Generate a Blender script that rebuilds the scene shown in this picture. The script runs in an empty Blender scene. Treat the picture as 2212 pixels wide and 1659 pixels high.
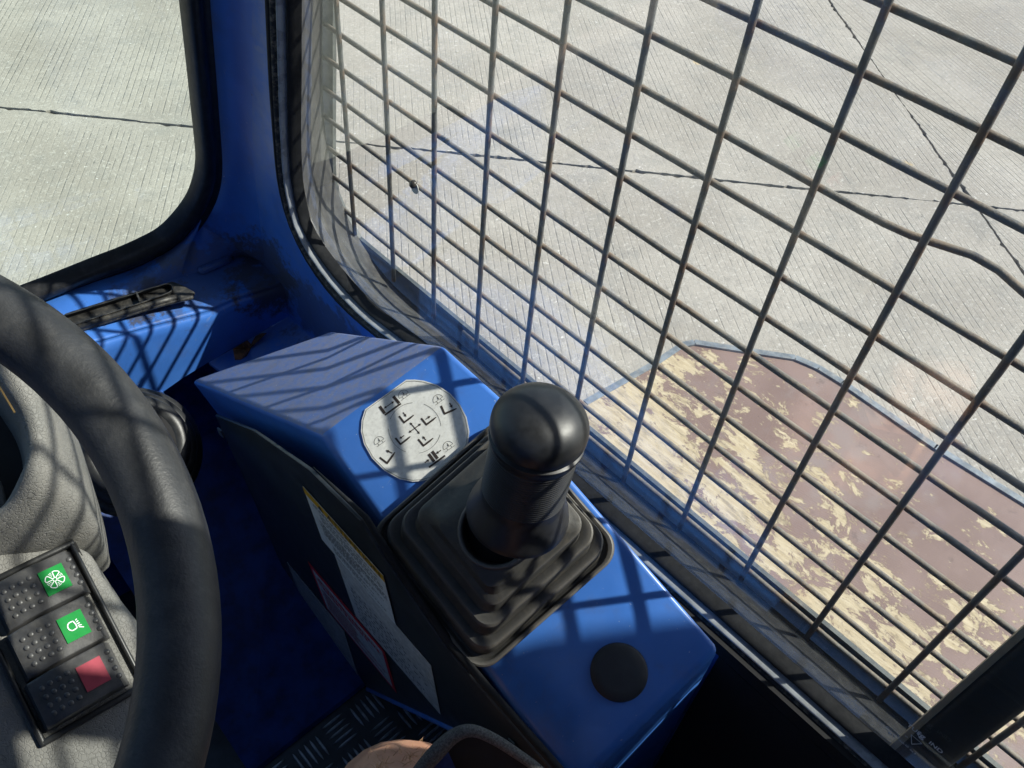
import bpy, bmesh, math, random
import numpy as np
from mathutils import Vector, Matrix

random.seed(7)
rng = np.random.default_rng(7)
SC = bpy.context.scene
COL = SC.collection

# ------------------------------------------------------------------ camera
CAM = np.array([-0.40706, -0.61820, 0.33671])
FWD = np.array([0.49477407, 0.45146902, -0.74254586])
UP = np.array([0.4744245, 0.57556791, 0.66606529])
RIGHT = np.array([0.72809341, -0.68183378, 0.07058811])
F_PX, W_PX, H_PX = 1865.0, 2212.0, 1659.0

cd = bpy.data.cameras.new('camera')
cam = bpy.data.objects.new('camera', cd)
COL.objects.link(cam)
cd.sensor_width = 36.0
cd.sensor_fit = 'HORIZONTAL'
cd.lens = F_PX / W_PX * 36.0
cd.clip_start = 0.02
cd.clip_end = 600.0
M = Matrix(((RIGHT[0], UP[0], -FWD[0], CAM[0]),
            (RIGHT[1], UP[1], -FWD[1], CAM[1]),
            (RIGHT[2], UP[2], -FWD[2], CAM[2]),
            (0, 0, 0, 1)))
cam.matrix_world = M
SC.camera = cam

# ------------------------------------------------------------------ light
SUN = Vector((1.0, -0.857, 1.278)).normalized()          # towards the sun
world = bpy.data.worlds.new('World')
SC.world = world
world.use_nodes = True
wn = world.node_tree
wn.nodes.clear()
sky = wn.nodes.new('ShaderNodeTexSky')
sky.sky_type = 'NISHITA'
sky.sun_disc = False
sky.sun_elevation = math.asin(SUN.z)
sky.sun_rotation = math.atan2(SUN.x, SUN.y)
bg = wn.nodes.new('ShaderNodeBackground')
bg.inputs['Strength'].default_value = 0.135
wo = wn.nodes.new('ShaderNodeOutputWorld')
wn.links.new(sky.outputs[0], bg.inputs['Color'])
wn.links.new(bg.outputs[0], wo.inputs['Surface'])

sl = bpy.data.lights.new('sun', 'SUN')
sl.energy = 5.0
sl.angle = math.radians(0.53)
sl.color = (1.0, 0.95, 0.87)
so = bpy.data.objects.new('sun', sl)
COL.objects.link(so)
so.rotation_euler = (-SUN).to_track_quat('-Z', 'Y').to_euler()
so.location = (3, -3, 5)

SC.view_settings.view_transform = 'Standard'
SC.view_settings.look = 'None'
SC.view_settings.gamma = 1.0
SC.view_settings.use_curve_mapping = False
SC.view_settings.exposure = 0.74
SC.render.engine = 'CYCLES'
SC.cycles.max_bounces = 10
SC.cycles.transparent_max_bounces = 16
SC.cycles.caustics_reflective = False
SC.cycles.caustics_refractive = False

# ------------------------------------------------------------------ measuring: a pixel of the photo -> a point on a known plane
def ray(p):
    d = FWD + RIGHT * ((p[0] - W_PX / 2) / F_PX) - UP * ((p[1] - H_PX / 2) / F_PX)
    return d / np.linalg.norm(d)
def onx(p, X): d = ray(p); return CAM + d * (X - CAM[0]) / d[0]
def ony(p, Y): d = ray(p); return CAM + d * (Y - CAM[1]) / d[1]
def onz(p, Z): d = ray(p); return CAM + d * (Z - CAM[2]) / d[2]
def onpl(p, o, n): d = ray(p); return CAM + d * (np.dot(o - CAM, n) / np.dot(d, n))
def unit(v): v = np.array(v, float); return v / np.linalg.norm(v)
def A(*v): return np.array(v, float)

# ------------------------------------------------------------------ object helpers
def tag(o, label=None, cat=None, group=None, kind=None):
    if label: o['label'] = label
    if cat: o['category'] = cat
    if group: o['group'] = group
    if kind: o['kind'] = kind
    return o

def empty(name, loc, label, cat, group=None):
    o = bpy.data.objects.new(name, None)
    COL.objects.link(o)
    o.location = Vector(loc)
    o.empty_display_size = 0.05
    return tag(o, label, cat, group)

class MB:
    """collects faces, then becomes one mesh object"""
    def __init__(self): self.v = []; self.f = []; self.uv = None
    def add(self, vs, fs):
        n = len(self.v)
        self.v += [tuple(float(c) for c in p) for p in vs]
        self.f += [tuple(n + i for i in f) for f in fs]
        return self
    def poly(self, pts): return self.add(pts, [tuple(range(len(pts)))])
    def prism(self, pts, off):
        n = len(pts); off = np.array(off, float)
        vs = [np.array(p, float) for p in pts] + [np.array(p, float) + off for p in pts]
        fs = [tuple(range(n)), tuple(range(2 * n - 1, n - 1, -1))]
        fs += [(i, i + n, (i + 1) % n + n, (i + 1) % n) for i in range(n)]
        return self.add(vs, fs)
    def box(self, lo, hi):
        x0, y0, z0 = lo; x1, y1, z1 = hi
        return self.prism([(x0, y0, z0), (x1, y0, z0), (x1, y1, z0), (x0, y1, z0)], (0, 0, z1 - z0))
    def obox(self, c, ex, ey, ez, sx, sy, sz):
        c = np.array(c); ex, ey, ez = np.array(ex), np.array(ey), np.array(ez)
        b = c - ex * sx / 2 - ey * sy / 2 - ez * sz / 2
        return self.prism([b, b + ex * sx, b + ex * sx + ey * sy, b + ey * sy], ez * sz)
    def grid(self, rows, close_u=False):
        """rows: list of equally long point lists"""
        n = len(rows[0]); vs = [p for r in rows for p in r]; fs = []
        for i in range(len(rows) - 1):
            for j in range(n if close_u else n - 1):
                a = i * n + j; b = i * n + (j + 1) % n
                fs.append((a, b, b + n, a + n))
        return self.add(vs, fs)
    def tube(self, path, r, n=10, closed=False, caps=True):
        path = [np.array(p, float) for p in path]
        m = len(path)
        rs = r if hasattr(r, '__len__') else [r] * m
        rows = []; u = None
        for i in range(m):
            if closed: t = path[(i + 1) % m] - path[i - 1]
            else: t = path[min(i + 1, m - 1)] - path[max(i - 1, 0)]
            t = unit(t)
            if u is None:
                u = np.cross(t, (0, 0, 1) if abs(t[2]) < .9 else (1, 0, 0))
            u = unit(u - t * np.dot(u, t)); w = np.cross(t, u)
            rows.append([path[i] + rs[i] * (math.cos(a) * u + math.sin(a) * w)
                         for a in [2 * math.pi * k / n for k in range(n)]])
        if closed: rows.append(rows[0])
        self.grid(rows, True)
        if caps and not closed:
            self.poly(rows[0][::-1]); self.poly(rows[-1])
        return self
    def lathe(self, o, ax, prof, n=40, cap0=False, cap1=True):
        """prof: (radius, height along ax)"""
        ax = unit(ax); u = unit(np.cross(ax, (0, 1, 0) if abs(ax[1]) < .9 else (1, 0, 0))); w = np.cross(ax, u)
        rows = [[np.array(o) + ax * h + r * (math.cos(a) * u + math.sin(a) * w)
                 for a in [2 * math.pi * k / n for k in range(n)]] for r, h in prof]
        self.grid(rows, True)
        if cap0: self.poly(rows[0][::-1])
        if cap1: self.poly(rows[-1])
        return self
    def build(self, name, mat, parent=None, smooth=False, bevel=0.0, seg=2, weld=True, kind=None, label=None):
        me = bpy.data.meshes.new(name)
        me.from_pydata(self.v, [], self.f)
        bm = bmesh.new(); bm.from_mesh(me)
        if weld: bmesh.ops.remove_doubles(bm, verts=bm.verts, dist=1e-6)
        bmesh.ops.recalc_face_normals(bm, faces=bm.faces)
        bm.to_mesh(me); bm.free()
        me.materials.append(mat)
        o = bpy.data.objects.new(name, me)
        COL.objects.link(o)
        if smooth:
            for p in me.polygons: p.use_smooth = True
        if bevel:
            b = o.modifiers.new('bevel', 'BEVEL'); b.width = bevel; b.segments = seg
            b.limit_method = 'ANGLE'; b.angle_limit = math.radians(25)
            for p in me.polygons: p.use_smooth = True
            b.harden_normals = False
        if smooth == 'auto':
            es = o.modifiers.new('split', 'EDGE_SPLIT'); es.split_angle = math.radians(38)
        if parent is not None: attach(o, parent)
        if kind: o['kind'] = kind
        if label: o['label'] = label
        return o

def attach(o, parent):
    bpy.context.view_layer.update()
    o.parent = parent
    o.matrix_parent_inverse = parent.matrix_world.inverted()

def spline(pts, k=6, closed=False):
    """Catmull-Rom through pts"""
    P = [np.array(p, float) for p in pts]; out = []
    if not closed:                                        # split long straight runs so that the curve does not overshoot there
        L = [np.linalg.norm(b - a) for a, b in zip(P, P[1:])]; md = 1.6 * sorted(L)[len(L) // 2]; Q = [P[0]]
        for a, b, l in zip(P, P[1:], L):
            m_ = max(1, int(math.ceil(l / md))); Q += [a + (b - a) * j / m_ for j in range(1, m_ + 1)]
        P = Q
    n = len(P)
    rngi = range(n) if closed else range(n - 1)
    for i in rngi:
        if closed: a, b, c, d = P[i - 1], P[i], P[(i + 1) % n], P[(i + 2) % n]
        else: a, b, c, d = P[max(i - 1, 0)], P[i], P[i + 1], P[min(i + 2, n - 1)]
        for t in [j / k for j in range(k)]:
            out.append(.5 * ((2 * b) + (-a + c) * t + (2 * a - 5 * b + 4 * c - d) * t * t + (-a + 3 * b - 3 * c + d) * t ** 3))
    if not closed: out.append(P[-1])
    return out

def resample(path, n):
    P = np.array(path); s = np.r_[0, np.cumsum(np.linalg.norm(np.diff(P, axis=0), axis=1))]
    t = np.linspace(0, s[-1], n)
    return np.stack([np.interp(t, s, P[:, k]) for k in range(P.shape[1])], 1)

# ------------------------------------------------------------------ materials
class Mat:
    def __init__(self, name):
        self.m = bpy.data.materials.new(name); self.m.use_nodes = True
        self.nt = self.m.node_tree; self.nt.nodes.clear()
        self.out = self.nt.nodes.new('ShaderNodeOutputMaterial')
        self.co = self.nt.nodes.new('ShaderNodeNewGeometry').outputs['Position']
    def n(self, typ, **kw):
        nd = self.nt.nodes.new(typ)
        for k, v in kw.items(): setattr(nd, k, v)
        return nd
    def link(self, a, b): self.nt.links.new(a, b)
    def put(self, sock, val):
        if hasattr(val, 'is_output') or isinstance(val, bpy.types.NodeSocket): self.link(val, sock)
        else:
            if isinstance(val, (tuple, list)) and len(val) == 3 and sock.type == 'RGBA': val = (*val, 1)
            sock.default_value = val
    def noise(self, scale, detail=4, rough=.55, vec=None, dist=0.0):
        nd = self.n('ShaderNodeTexNoise'); nd.inputs['Scale'].default_value = scale
        nd.inputs['Detail'].default_value = detail; nd.inputs['Roughness'].default_value = rough
        nd.inputs['Distortion'].default_value = dist
        self.link(vec if vec is not None else self.co, nd.inputs['Vector'])
        return nd.outputs['Fac']
    def mapping(self, scale=(1, 1, 1), rot=(0, 0, 0), vec=None):
        nd = self.n('ShaderNodeMapping')
        nd.inputs['Scale'].default_value = scale; nd.inputs['Rotation'].default_value = rot
        self.link(vec if vec is not None else self.co, nd.inputs['Vector']); return nd.outputs[0]
    def ramp(self, fac, lo, hi):
        nd = self.n('ShaderNodeMapRange'); nd.interpolation_type = 'SMOOTHSTEP'
        nd.inputs['From Min'].default_value = lo; nd.inputs['From Max'].default_value = hi
        self.put(nd.inputs['Value'], fac); return nd.outputs[0]
    def math(self, op, a, b=0.0, c=None):
        nd = self.n('ShaderNodeMath', operation=op); self.put(nd.inputs[0], a); self.put(nd.inputs[1], b)
        if c is not None: self.put(nd.inputs[2], c)
        return nd.outputs[0]
    def mix(self, fac, a, b):
        nd = self.n('ShaderNodeMix', data_type='RGBA'); self.put(nd.inputs[0], fac)
        self.put(nd.inputs[6], a); self.put(nd.inputs[7], b); return nd.outputs[2]
    def dot(self, vec3, off=(0, 0, 0)):
        s = self.n('ShaderNodeVectorMath', operation='SUBTRACT'); self.link(self.co, s.inputs[0]); s.inputs[1].default_value = off
        d = self.n('ShaderNodeVectorMath', operation='DOT_PRODUCT'); self.link(s.outputs[0], d.inputs[0]); d.inputs[1].default_value = vec3
        return d.outputs['Value']
    def near(self, centre, r, scale=(1, 1, 1)):
        """1 at the centre of a stain, 0 beyond r, with a ragged rim"""
        s = self.n('ShaderNodeVectorMath', operation='SUBTRACT'); self.link(self.co, s.inputs[0]); s.inputs[1].default_value = tuple(centre)
        m_ = self.n('ShaderNodeVectorMath', operation='MULTIPLY'); self.link(s.outputs[0], m_.inputs[0]); m_.inputs[1].default_value = scale
        l = self.n('ShaderNodeVectorMath', operation='LENGTH'); self.link(m_.outputs[0], l.inputs[0])
        d = self.math('DIVIDE', l.outputs['Value'], r)
        return self.math('SUBTRACT', 1.0, d)
    def bump(self, h, strength=.3, dist=.002, normal=None):
        nd = self.n('ShaderNodeBump'); nd.inputs['Strength'].default_value = strength; nd.inputs['Distance'].default_value = dist
        self.link(h, nd.inputs['Height'])
        if normal is not None: self.link(normal, nd.inputs['Normal'])
        return nd.outputs[0]
    def bsdf(self, color, rough=.5, metal=0.0, normal=None, spec=.5, coat=0.0, sheen=0.0):
        b = self.n('ShaderNodeBsdfPrincipled')
        self.put(b.inputs['Base Color'], color); self.put(b.inputs['Roughness'], rough)
        self.put(b.inputs['Metallic'], metal); self.put(b.inputs['Specular IOR Level'], spec)
        if coat: b.inputs['Coat Weight'].default_value = coat; b.inputs['Coat Roughness'].default_value = .15
        if sheen: b.inputs['Sheen Weight'].default_value = sheen
        if normal is not None: self.link(normal, b.inputs['Normal'])
        self.link(b.outputs[0], self.out.inputs['Surface'])
        return self.m

def simple(name, col, rough=.5, metal=0, spec=.5, var=.25, scale=60, bump=0.0, bscale=400, bdist=.0006, dust=0.0, dustcol=(.32, .29, .24)):
    m = Mat(name)
    nz = m.noise(scale, 5)
    c2 = tuple(max(0, c * (1 - var)) for c in col); c3 = tuple(c * (1 + var) for c in col)
    c = m.mix(m.ramp(nz, .3, .7), c2, c3)
    if dust:
        d = m.math('MULTIPLY', m.ramp(m.noise(scale * 2.3, 6, .7), .45, .72), dust)
        c = m.mix(d, c, dustcol)
    nrm = m.bump(m.noise(bscale, 3), bump, bdist) if bump else None
    r = m.math('ADD', m.math('MULTIPLY', nz, .2), rough - .1)
    return m.bsdf(c, r, metal, nrm, spec)

# blue machine paint with chips, grime and stains that have places of their own
def blue_paint(name, dusty=0.0, stains=(), chips=.62, rough=.36):
    m = Mat(name)
    base = m.mix(m.ramp(m.noise(14, 3), .35, .65), (.040, .150, .50), (.052, .182, .58))
    grime = m.math('MULTIPLY', m.ramp(m.noise(38, 6, .65), .5, .8), .35 + dusty * .5)
    c = m.mix(grime, base, (.10, .10, .13))
    if dusty:
        d = m.ramp(m.noise(150, 7, .75), .25, .75)
        c = m.mix(m.math('MULTIPLY', m.math('ADD', m.math('MULTIPLY', d, .6), .25), dusty), c, (.23, .22, .25))
        sp = m.ramp(m.noise(620, 2, .5), .70, .76)
        c = m.mix(m.math('MULTIPLY', sp, .8), c, (.42, .38, .33))
    spk = m.ramp(m.noise(330, 2), .73, .77)
    c = m.mix(m.math('MULTIPLY', spk, .6), c, (.45, .5, .6))
    ch = m.ramp(m.noise(95, 5, .6), chips + .12, chips + .15)
    c = m.mix(ch, c, (.035, .028, .024))
    for sc_, rot in (((30, 900, 60), (0, 0, .5)), ((900, 40, 80), (0, 0, -.35))):
        s_ = m.math('MULTIPLY', m.ramp(m.noise(1.0, 2, .5, m.mapping(sc_, rot)), .715, .74), m.ramp(m.noise(18, 3), .48, .62))
        c = m.mix(m.math('MULTIPLY', s_, .5), c, (.20, .27, .45))
    pt = m.n('ShaderNodeNewGeometry').outputs['Pointiness']
    rub = m.math('MULTIPLY', m.ramp(pt, .52, .60), m.ramp(m.noise(45, 6, .7), .38, .62))
    c = m.mix(m.math('MULTIPLY', rub, .6), c, (.17, .25, .46))
    r = m.math('ADD', m.math('MULTIPLY', m.noise(50, 4), .25), rough - .08 + dusty * .2)
    for ctr, rad, scl, col, st in stains:
        e = m.math('ADD', m.near(ctr, rad, scl), m.math('MULTIPLY', m.math('SUBTRACT', m.noise(55, 7, .72), .5), 2.2))
        k = m.math('MULTIPLY', m.ramp(e, .12, .45), st)
        c = m.mix(k, c, col)
        r = m.math('MAXIMUM', r, m.math('MULTIPLY', k, .85))
    nrm = m.bump(m.noise(28, 3), .12, .002, m.bump(m.noise(500, 3), .05 + dusty * .25, .0005))
    return m.bsdf(c, r, 0, nrm, .5)

RUBBER = simple('black_rubber', (.014, .015, .017), .65, bump=.25, bscale=350, dust=.16, dustcol=(.07, .066, .06), scale=90, spec=.2)
RUBBER_DUSTY = simple('dusty_rubber', (.028, .028, .028), .75, bump=.5, bscale=300, dust=.85, dustcol=(.30, .25, .18), scale=70)
FILLER = simple('seal_filler_strip', (.28, .30, .32), .28, spec=.8, bump=.25, bscale=120, dust=.5, dustcol=(.35, .35, .34), scale=60)
SEAL_CLEAN = simple('windshield_rubber', (.010, .011, .013), .38, bump=.2, bscale=220, dust=.18, dustcol=(.12, .11, .10), scale=50)
REVEAL = simple('grey_reveal_paint', (.045, .045, .045), .6, dust=.5, dustcol=(.11, .105, .095), scale=60, bump=.15)
SILL_DARK = simple('dark_sill_paint', (.013, .014, .016), .7, dust=.4, dustcol=(.065, .065, .06), scale=80, bump=.2, spec=.2)
FLANGE = simple('guard_frame_paint', (.075, .085, .085), .55, dust=.35, dustcol=(.22, .22, .19), scale=70, bump=.2)
PLASTIC = simple('black_plastic', (.020, .021, .022), .42, bump=.15, bscale=900, dust=.12, dustcol=(.10, .10, .09), scale=90)
GRIP = simple('satin_black_grip', (.012, .0125, .014), .43, bump=.10, bscale=700, bdist=.0004, dust=.03, dustcol=(.12, .12, .12), scale=120, spec=.55)
def boot_mat():
    m = Mat('rubber_bellows')
    c = m.mix(m.ramp(m.noise(60, 5), .3, .7), (.034, .033, .031), (.050, .048, .044))
    c = m.mix(m.math('MULTIPLY', m.ramp(m.noise(150, 6, .7), .48, .75), .4), c, (.11, .092, .068))
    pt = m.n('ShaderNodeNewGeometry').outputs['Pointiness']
    c = m.mix(m.math('MULTIPLY', m.ramp(pt, .51, .57), .9), c, (.15, .14, .125))  # convex edges lightened, painting in the highlight along each step
    c = m.mix(m.math('MULTIPLY', m.math('SUBTRACT', 1.0, m.ramp(pt, .42, .485)), .8), c, (.010, .010, .010))  # concave creases darkened, painting in the shade between steps
    return m.bsdf(c, .52, 0, m.bump(m.noise(520, 3), .25, .0005), .45)
BOOT = boot_mat()
WHEEL = simple('wheel_grip_vinyl', (.026, .027, .029), .50, bump=.35, bscale=620, bdist=.0005, dust=.18, dustcol=(.13, .125, .115), scale=45, spec=.45)
PLATE = simple('dark_side_plate', (.022, .027, .032), .38, dust=.2, dustcol=(.07, .07, .07), scale=40, spec=.4)
VOID = simple('near_black', (.008, .008, .009), .9, var=.4)
ROOF = simple('dark_headliner', (.05, .052, .058), .9, var=.2)
VENTM = simple('vent_plastic', (.024, .024, .024), .5, dust=.6, dustcol=(.13, .12, .10), scale=80, bump=.3)
SKIN = None

def vinyl_grey():
    m = Mat('grey_textured_vinyl')
    c = m.mix(m.ramp(m.noise(24, 4), .35, .65), (.155, .155, .145), (.205, .20, .185))
    v = m.n('ShaderNodeTexVoronoi'); v.feature = 'DISTANCE_TO_EDGE'; v.inputs['Scale'].default_value = 430
    w = m.n('ShaderNodeVectorMath', operation='ADD'); nn_ = m.n('ShaderNodeTexNoise'); nn_.inputs['Scale'].default_value = 300
    m.link(m.co, nn_.inputs['Vector']); sc = m.n('ShaderNodeVectorMath', operation='SCALE'); sc.inputs['Scale'].default_value = .004
    m.link(nn_.outputs['Color'], sc.inputs[0]); m.link(m.co, w.inputs[0]); m.link(sc.outputs[0], w.inputs[1]); m.link(w.outputs[0], v.inputs['Vector'])
    h = m.ramp(v.outputs['Distance'], 0, .12)
    pit = m.math('MULTIPLY', m.math('SUBTRACT', 1.0, h), m.ramp(m.noise(70, 4), .5, .75))
    c = m.mix(m.math('MULTIPLY', pit, .65), c, (.05, .05, .05))
    dirt = m.ramp(m.noise(34, 6, .7), .58, .8)
    c = m.mix(m.math('MULTIPLY', dirt, .5), c, (.27, .22, .15))
    return m.bsdf(c, .62, 0, m.bump(h, .5, .0007), .4)
VINYL = vinyl_grey()

def wire_mat():
    m = Mat('weathered_guard_wire')
    c = m.mix(m.ramp(m.noise(40, 5), .35, .7), (.085, .092, .098), (.15, .155, .15))
    rust = m.ramp(m.noise(26, 6, .7), .46, .70)
    c = m.mix(m.math('MULTIPLY', rust, .75), c, (.20, .125, .072))
    sx = m.n('ShaderNodeSeparateXYZ'); m.link(m.co, sx.inputs[0])
    def off_(v, p): return m.math('MULTIPLY', m.math('ABSOLUTE', m.math('SUBTRACT', m.math('FRACT', m.math('ADD', m.math('DIVIDE', v, p), .5)), .5)), p)
    w_ = m.math('MAXIMUM', off_(sx.outputs['Y'], .065), off_(sx.outputs['Z'], .0333))
    w_ = m.math('ADD', w_, m.math('MULTIPLY', m.noise(180, 3), .006))
    weld = m.math('SUBTRACT', 1.0, m.ramp(w_, .0055, .0085))
    c = m.mix(m.math('MULTIPLY', weld, .5), c, (.15, .075, .035))
    up = m.n('ShaderNodeSeparateXYZ'); m.link(m.n('ShaderNodeNewGeometry').outputs['Normal'], up.inputs[0])
    settled = m.math('MULTIPLY', m.ramp(up.outputs['Z'], .25, .85), m.ramp(m.noise(120, 5, .7), .30, .60))      # dust lies on top of each wire
    c = m.mix(m.math('MULTIPLY', settled, .55), c, (.28, .235, .175))
    pale = m.ramp(m.noise(300, 4, .6), .62, .74)
    c = m.mix(m.math('MULTIPLY', pale, .5), c, (.30, .30, .29))
    return m.bsdf(c, .62, .15, m.bump(m.noise(700, 4), .5, .0006), .45)
WIRE = wire_mat()

def glass_mat(name, tint, dust, scratch=.5, refl=1.55):
    m = Mat(name)
    geo = m.n('ShaderNodeNewGeometry')                    # Schlick's curve, the same for both faces of the pane
    dp = m.n('ShaderNodeVectorMath', operation='DOT_PRODUCT'); m.link(geo.outputs['Incoming'], dp.inputs[0]); m.link(geo.outputs['Normal'], dp.inputs[1])
    cs = m.math('SUBTRACT', 1.0, m.math('ABSOLUTE', dp.outputs['Value']))
    f0 = ((refl - 1) / (refl + 1)) ** 2
    fres = m.math('ADD', f0, m.math('MULTIPLY', m.math('POWER', cs, 5.0), 1 - f0))
    tr = m.n('ShaderNodeBsdfTransparent'); tr.inputs['Color'].default_value = (*tint, 1)
    gl = m.n('ShaderNodeBsdfGlossy'); gl.inputs['Roughness'].default_value = .015
    gl.inputs['Color'].default_value = (1, 1, 1, 1)
    mx = m.n('ShaderNodeMixShader'); m.link(fres, mx.inputs[0]); m.link(tr.outputs[0], mx.inputs[1]); m.link(gl.outputs[0], mx.inputs[2])
    df = m.n('ShaderNodeBsdfDiffuse'); df.inputs['Color'].default_value = (.62, .62, .60, 1)
    smear = m.ramp(m.noise(9, 5, .6), .35, .8)
    streak = m.ramp(m.noise(60, 5, .65, m.mapping((1, 1.6, .35))), .62, .78)
    specks = m.ramp(m.noise(420, 2), .735, .76)
    k = m.math('MULTIPLY', m.math('ADD', m.math('ADD', m.math('MULTIPLY', smear, .5), m.math('MULTIPLY', streak, .8)),
                                  m.math('MULTIPLY', specks, 6 * scratch)), dust)
    k = m.math('MINIMUM', m.math('ADD', k, dust * .35), .6)
    m2 = m.n('ShaderNodeMixShader'); m.link(k, m2.inputs[0]); m.link(mx.outputs[0], m2.inputs[1]); m.link(df.outputs[0], m2.inputs[2])
    m.link(m2.outputs[0], m.out.inputs['Surface'])
    return m.m
GLASS = glass_mat('side_window_glass', (.965, .985, .97), .050, refl=1.66)
GREEN_GLASS = glass_mat('green_windshield_glass', (.92, .97, .925), .02, .2)

def flat(name, col, rough=.5, var=.08, spec=.4, scale=150):
    return simple(name, col, rough, var=var, spec=spec, scale=scale)

# ------------------------------------------------------------------ the yard: concrete slabs with joints
ZG = CAM[2] - 1.8
J1a, J1b = onz((0, 232), ZG), onz((2212, 455), ZG)
J2a, J2b = onz((1790, 0), ZG), onz((2212, 590), ZG)
d1 = unit((J1b - J1a) * A(1, 1, 0)); d2 = unit((J2b - J2a) * A(1, 1, 0))
tt = np.linalg.solve(np.stack([d1[:2], -d2[:2]], 1), (J2a - J1a)[:2])
X0 = J1a + d1 * tt[0]                                     # where the two joints cross
n1 = A(-d1[1], d1[0], 0); n2 = A(-d2[1], d2[0], 0)
SLAB1, SLAB2 = 9.0, 4.2

def concrete(vp, pitch, fresh):
    m = Mat('brushed_concrete')
    gd = unit(ray(vp) * A(1, 1, 0)); gn = A(-gd[1], gd[0], 0)    # the way the broom was drawn
    c = m.mix(m.ramp(m.noise(2.2, 5), .3, .7), (.285, .260, .226), (.362, .334, .294))
    c = m.mix(m.math('MULTIPLY', m.ramp(m.noise(9, 6, .65), .48, .72), .55), c, (.255, .245, .224))
    c = m.mix(m.math('MULTIPLY', m.ramp(m.noise(3.3, 7, .72, None, .6), .55, .70), .5), c, (.205, .20, .185))
    c = m.mix(m.math('MULTIPLY', m.ramp(m.noise(38, 6, .75), .50, .66), .6), c, (.245, .228, .203))
    c = m.mix(m.math('MULTIPLY', m.ramp(m.noise(85, 5, .7), .53, .66), .6), c, (.48, .455, .41))
    c = m.mix(m.math('MULTIPLY', m.ramp(m.noise(130, 4, .65), .58, .68), .65), c, (.195, .18, .158))
    c = m.mix(m.math('MULTIPLY', m.ramp(m.noise(52, 3, .5), .70, .74), .7), c, (.12, .115, .105))
    c = m.mix(m.math('MULTIPLY', m.ramp(m.noise(70, 2, .5), .72, .75), .8), c, (.62, .60, .56))
    # drag lines of the brush, worn away in patches and near the joints
    wob = m.math('MULTIPLY', m.math('SUBTRACT', m.noise(1.2, 2), .5), .010)
    u = m.math('DIVIDE', m.math('ADD', m.dot(tuple(gn), tuple(X0)), wob), pitch)
    fr = m.math('ABSOLUTE', m.math('SUBTRACT', m.math('FRACT', u), .5))
    line = m.math('SUBTRACT', 1.0, m.ramp(fr, .02, .15))
    idx = m.n('ShaderNodeTexWhiteNoise'); idx.noise_dimensions = '1D'; m.link(m.math('FLOOR', u), idx.inputs['W'])
    line = m.math('MULTIPLY', line, m.math('ADD', m.math('MULTIPLY', idx.outputs['Value'], .75), .25))
    worn = m.ramp(m.noise(1.7, 5, .6), .36 - fresh, .58 - fresh)
    br = m.ramp(m.noise(30, 5, .7), .40 - fresh, .58 - fresh)
    a1 = m.math('ABSOLUTE', m.math('SUBTRACT', m.math('FRACT', m.math('ADD', m.math('DIVIDE', m.dot(tuple(n1), tuple(X0)), SLAB2), .5)), .5))
    edge1 = m.ramp(m.math('ADD', m.math('MULTIPLY', a1, SLAB2), m.math('MULTIPLY', m.noise(8, 3), .06)), .05, .13)
    k = m.math('MULTIPLY', m.math('MULTIPLY', line, m.math('ADD', m.math('MULTIPLY', worn, .75), .25)), m.math('MULTIPLY', m.math('ADD', m.math('MULTIPLY', br, .8), .2), edge1))
    c = m.mix(m.math('MULTIPLY', k, .62), c, (.12, .113, .10))
    for px, col, r in (((1962, 357), (.52, .36, .12), .035), ((1505, 135), (.50, .36, .15), .03), ((1030, 270), (.35, .26, .14), .03)):
        p = onz(px, ZG)
        e = m.math('ADD', m.near(p, r, (1, 1, 1)), m.math('MULTIPLY', m.math('SUBTRACT', m.noise(40, 5), .5), 1.6))
        c = m.mix(m.math('MULTIPLY', m.ramp(e, .1, .7), .45), c, col)
    h = m.math('SUBTRACT', m.math('MULTIPLY', m.noise(90, 6, .75), .9), k)
    return m.bsdf(c, .88, 0, m.bump(h, .55, .004), .25)
CONCRETE = concrete((780, -1283), .0225, .02)
CONCRETE_B = concrete((330, -1331), .0215, .16)
JOINT = simple('joint_dirt', (.12, .11, .095), .95, scale=20)

g = MB().poly([(-250, -250, ZG - .011), (250, -250, ZG - .011), (250, 250, ZG - .011), (-250, 250, ZG - .011)]).build('ground', JOINT)
tag(g, 'pale brushed concrete yard with dark joints between its slabs', 'ground', kind='structure')

def slab(i, j):
    a0, a1, b0, b1 = i * SLAB1, (i + 1) * SLAB1, j * SLAB2, (j + 1) * SLAB2
    gap = .0038
    cor = [(a0 + gap, b0 + gap), (a1 - gap, b0 + gap), (a1 - gap, b1 - gap), (a0 + gap, b1 - gap)]
    pts = []
    for k in range(4):
        p, q = np.array(cor[k]), np.array(cor[(k + 1) % 4])
        near_ = -1 <= i <= 0 and -1 <= j <= 0
        n = int(np.linalg.norm(q - p) / (.016 if near_ else .6))
        nrm = unit(np.array([-(q - p)[1], (q - p)[0]]))
        walk = 0
        for s in range(n):
            walk = .90 * walk + rng.normal(0, .0010)
            chip = abs(rng.normal(0, .0022)) + (rng.random() < .07) * rng.uniform(.003, .010)
            pts.append(p + (q - p) * s / n + nrm * (walk + chip) * (1 if 0 < s else 0))
    # slab axes: along d1 (a) and d2 (b), meeting at X0
    P3 = [X0 * A(1, 1, 0) + d1 * a + d2 * b + A(0, 0, ZG) for a, b in pts]
    return MB().prism(P3, (0, 0, -.0105)).build('concrete_slab', CONCRETE_B if i >= 0 else CONCRETE, g)
for i in range(-4, 4):
    for j in range(-4, 4):
        slab(i, j)

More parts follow.
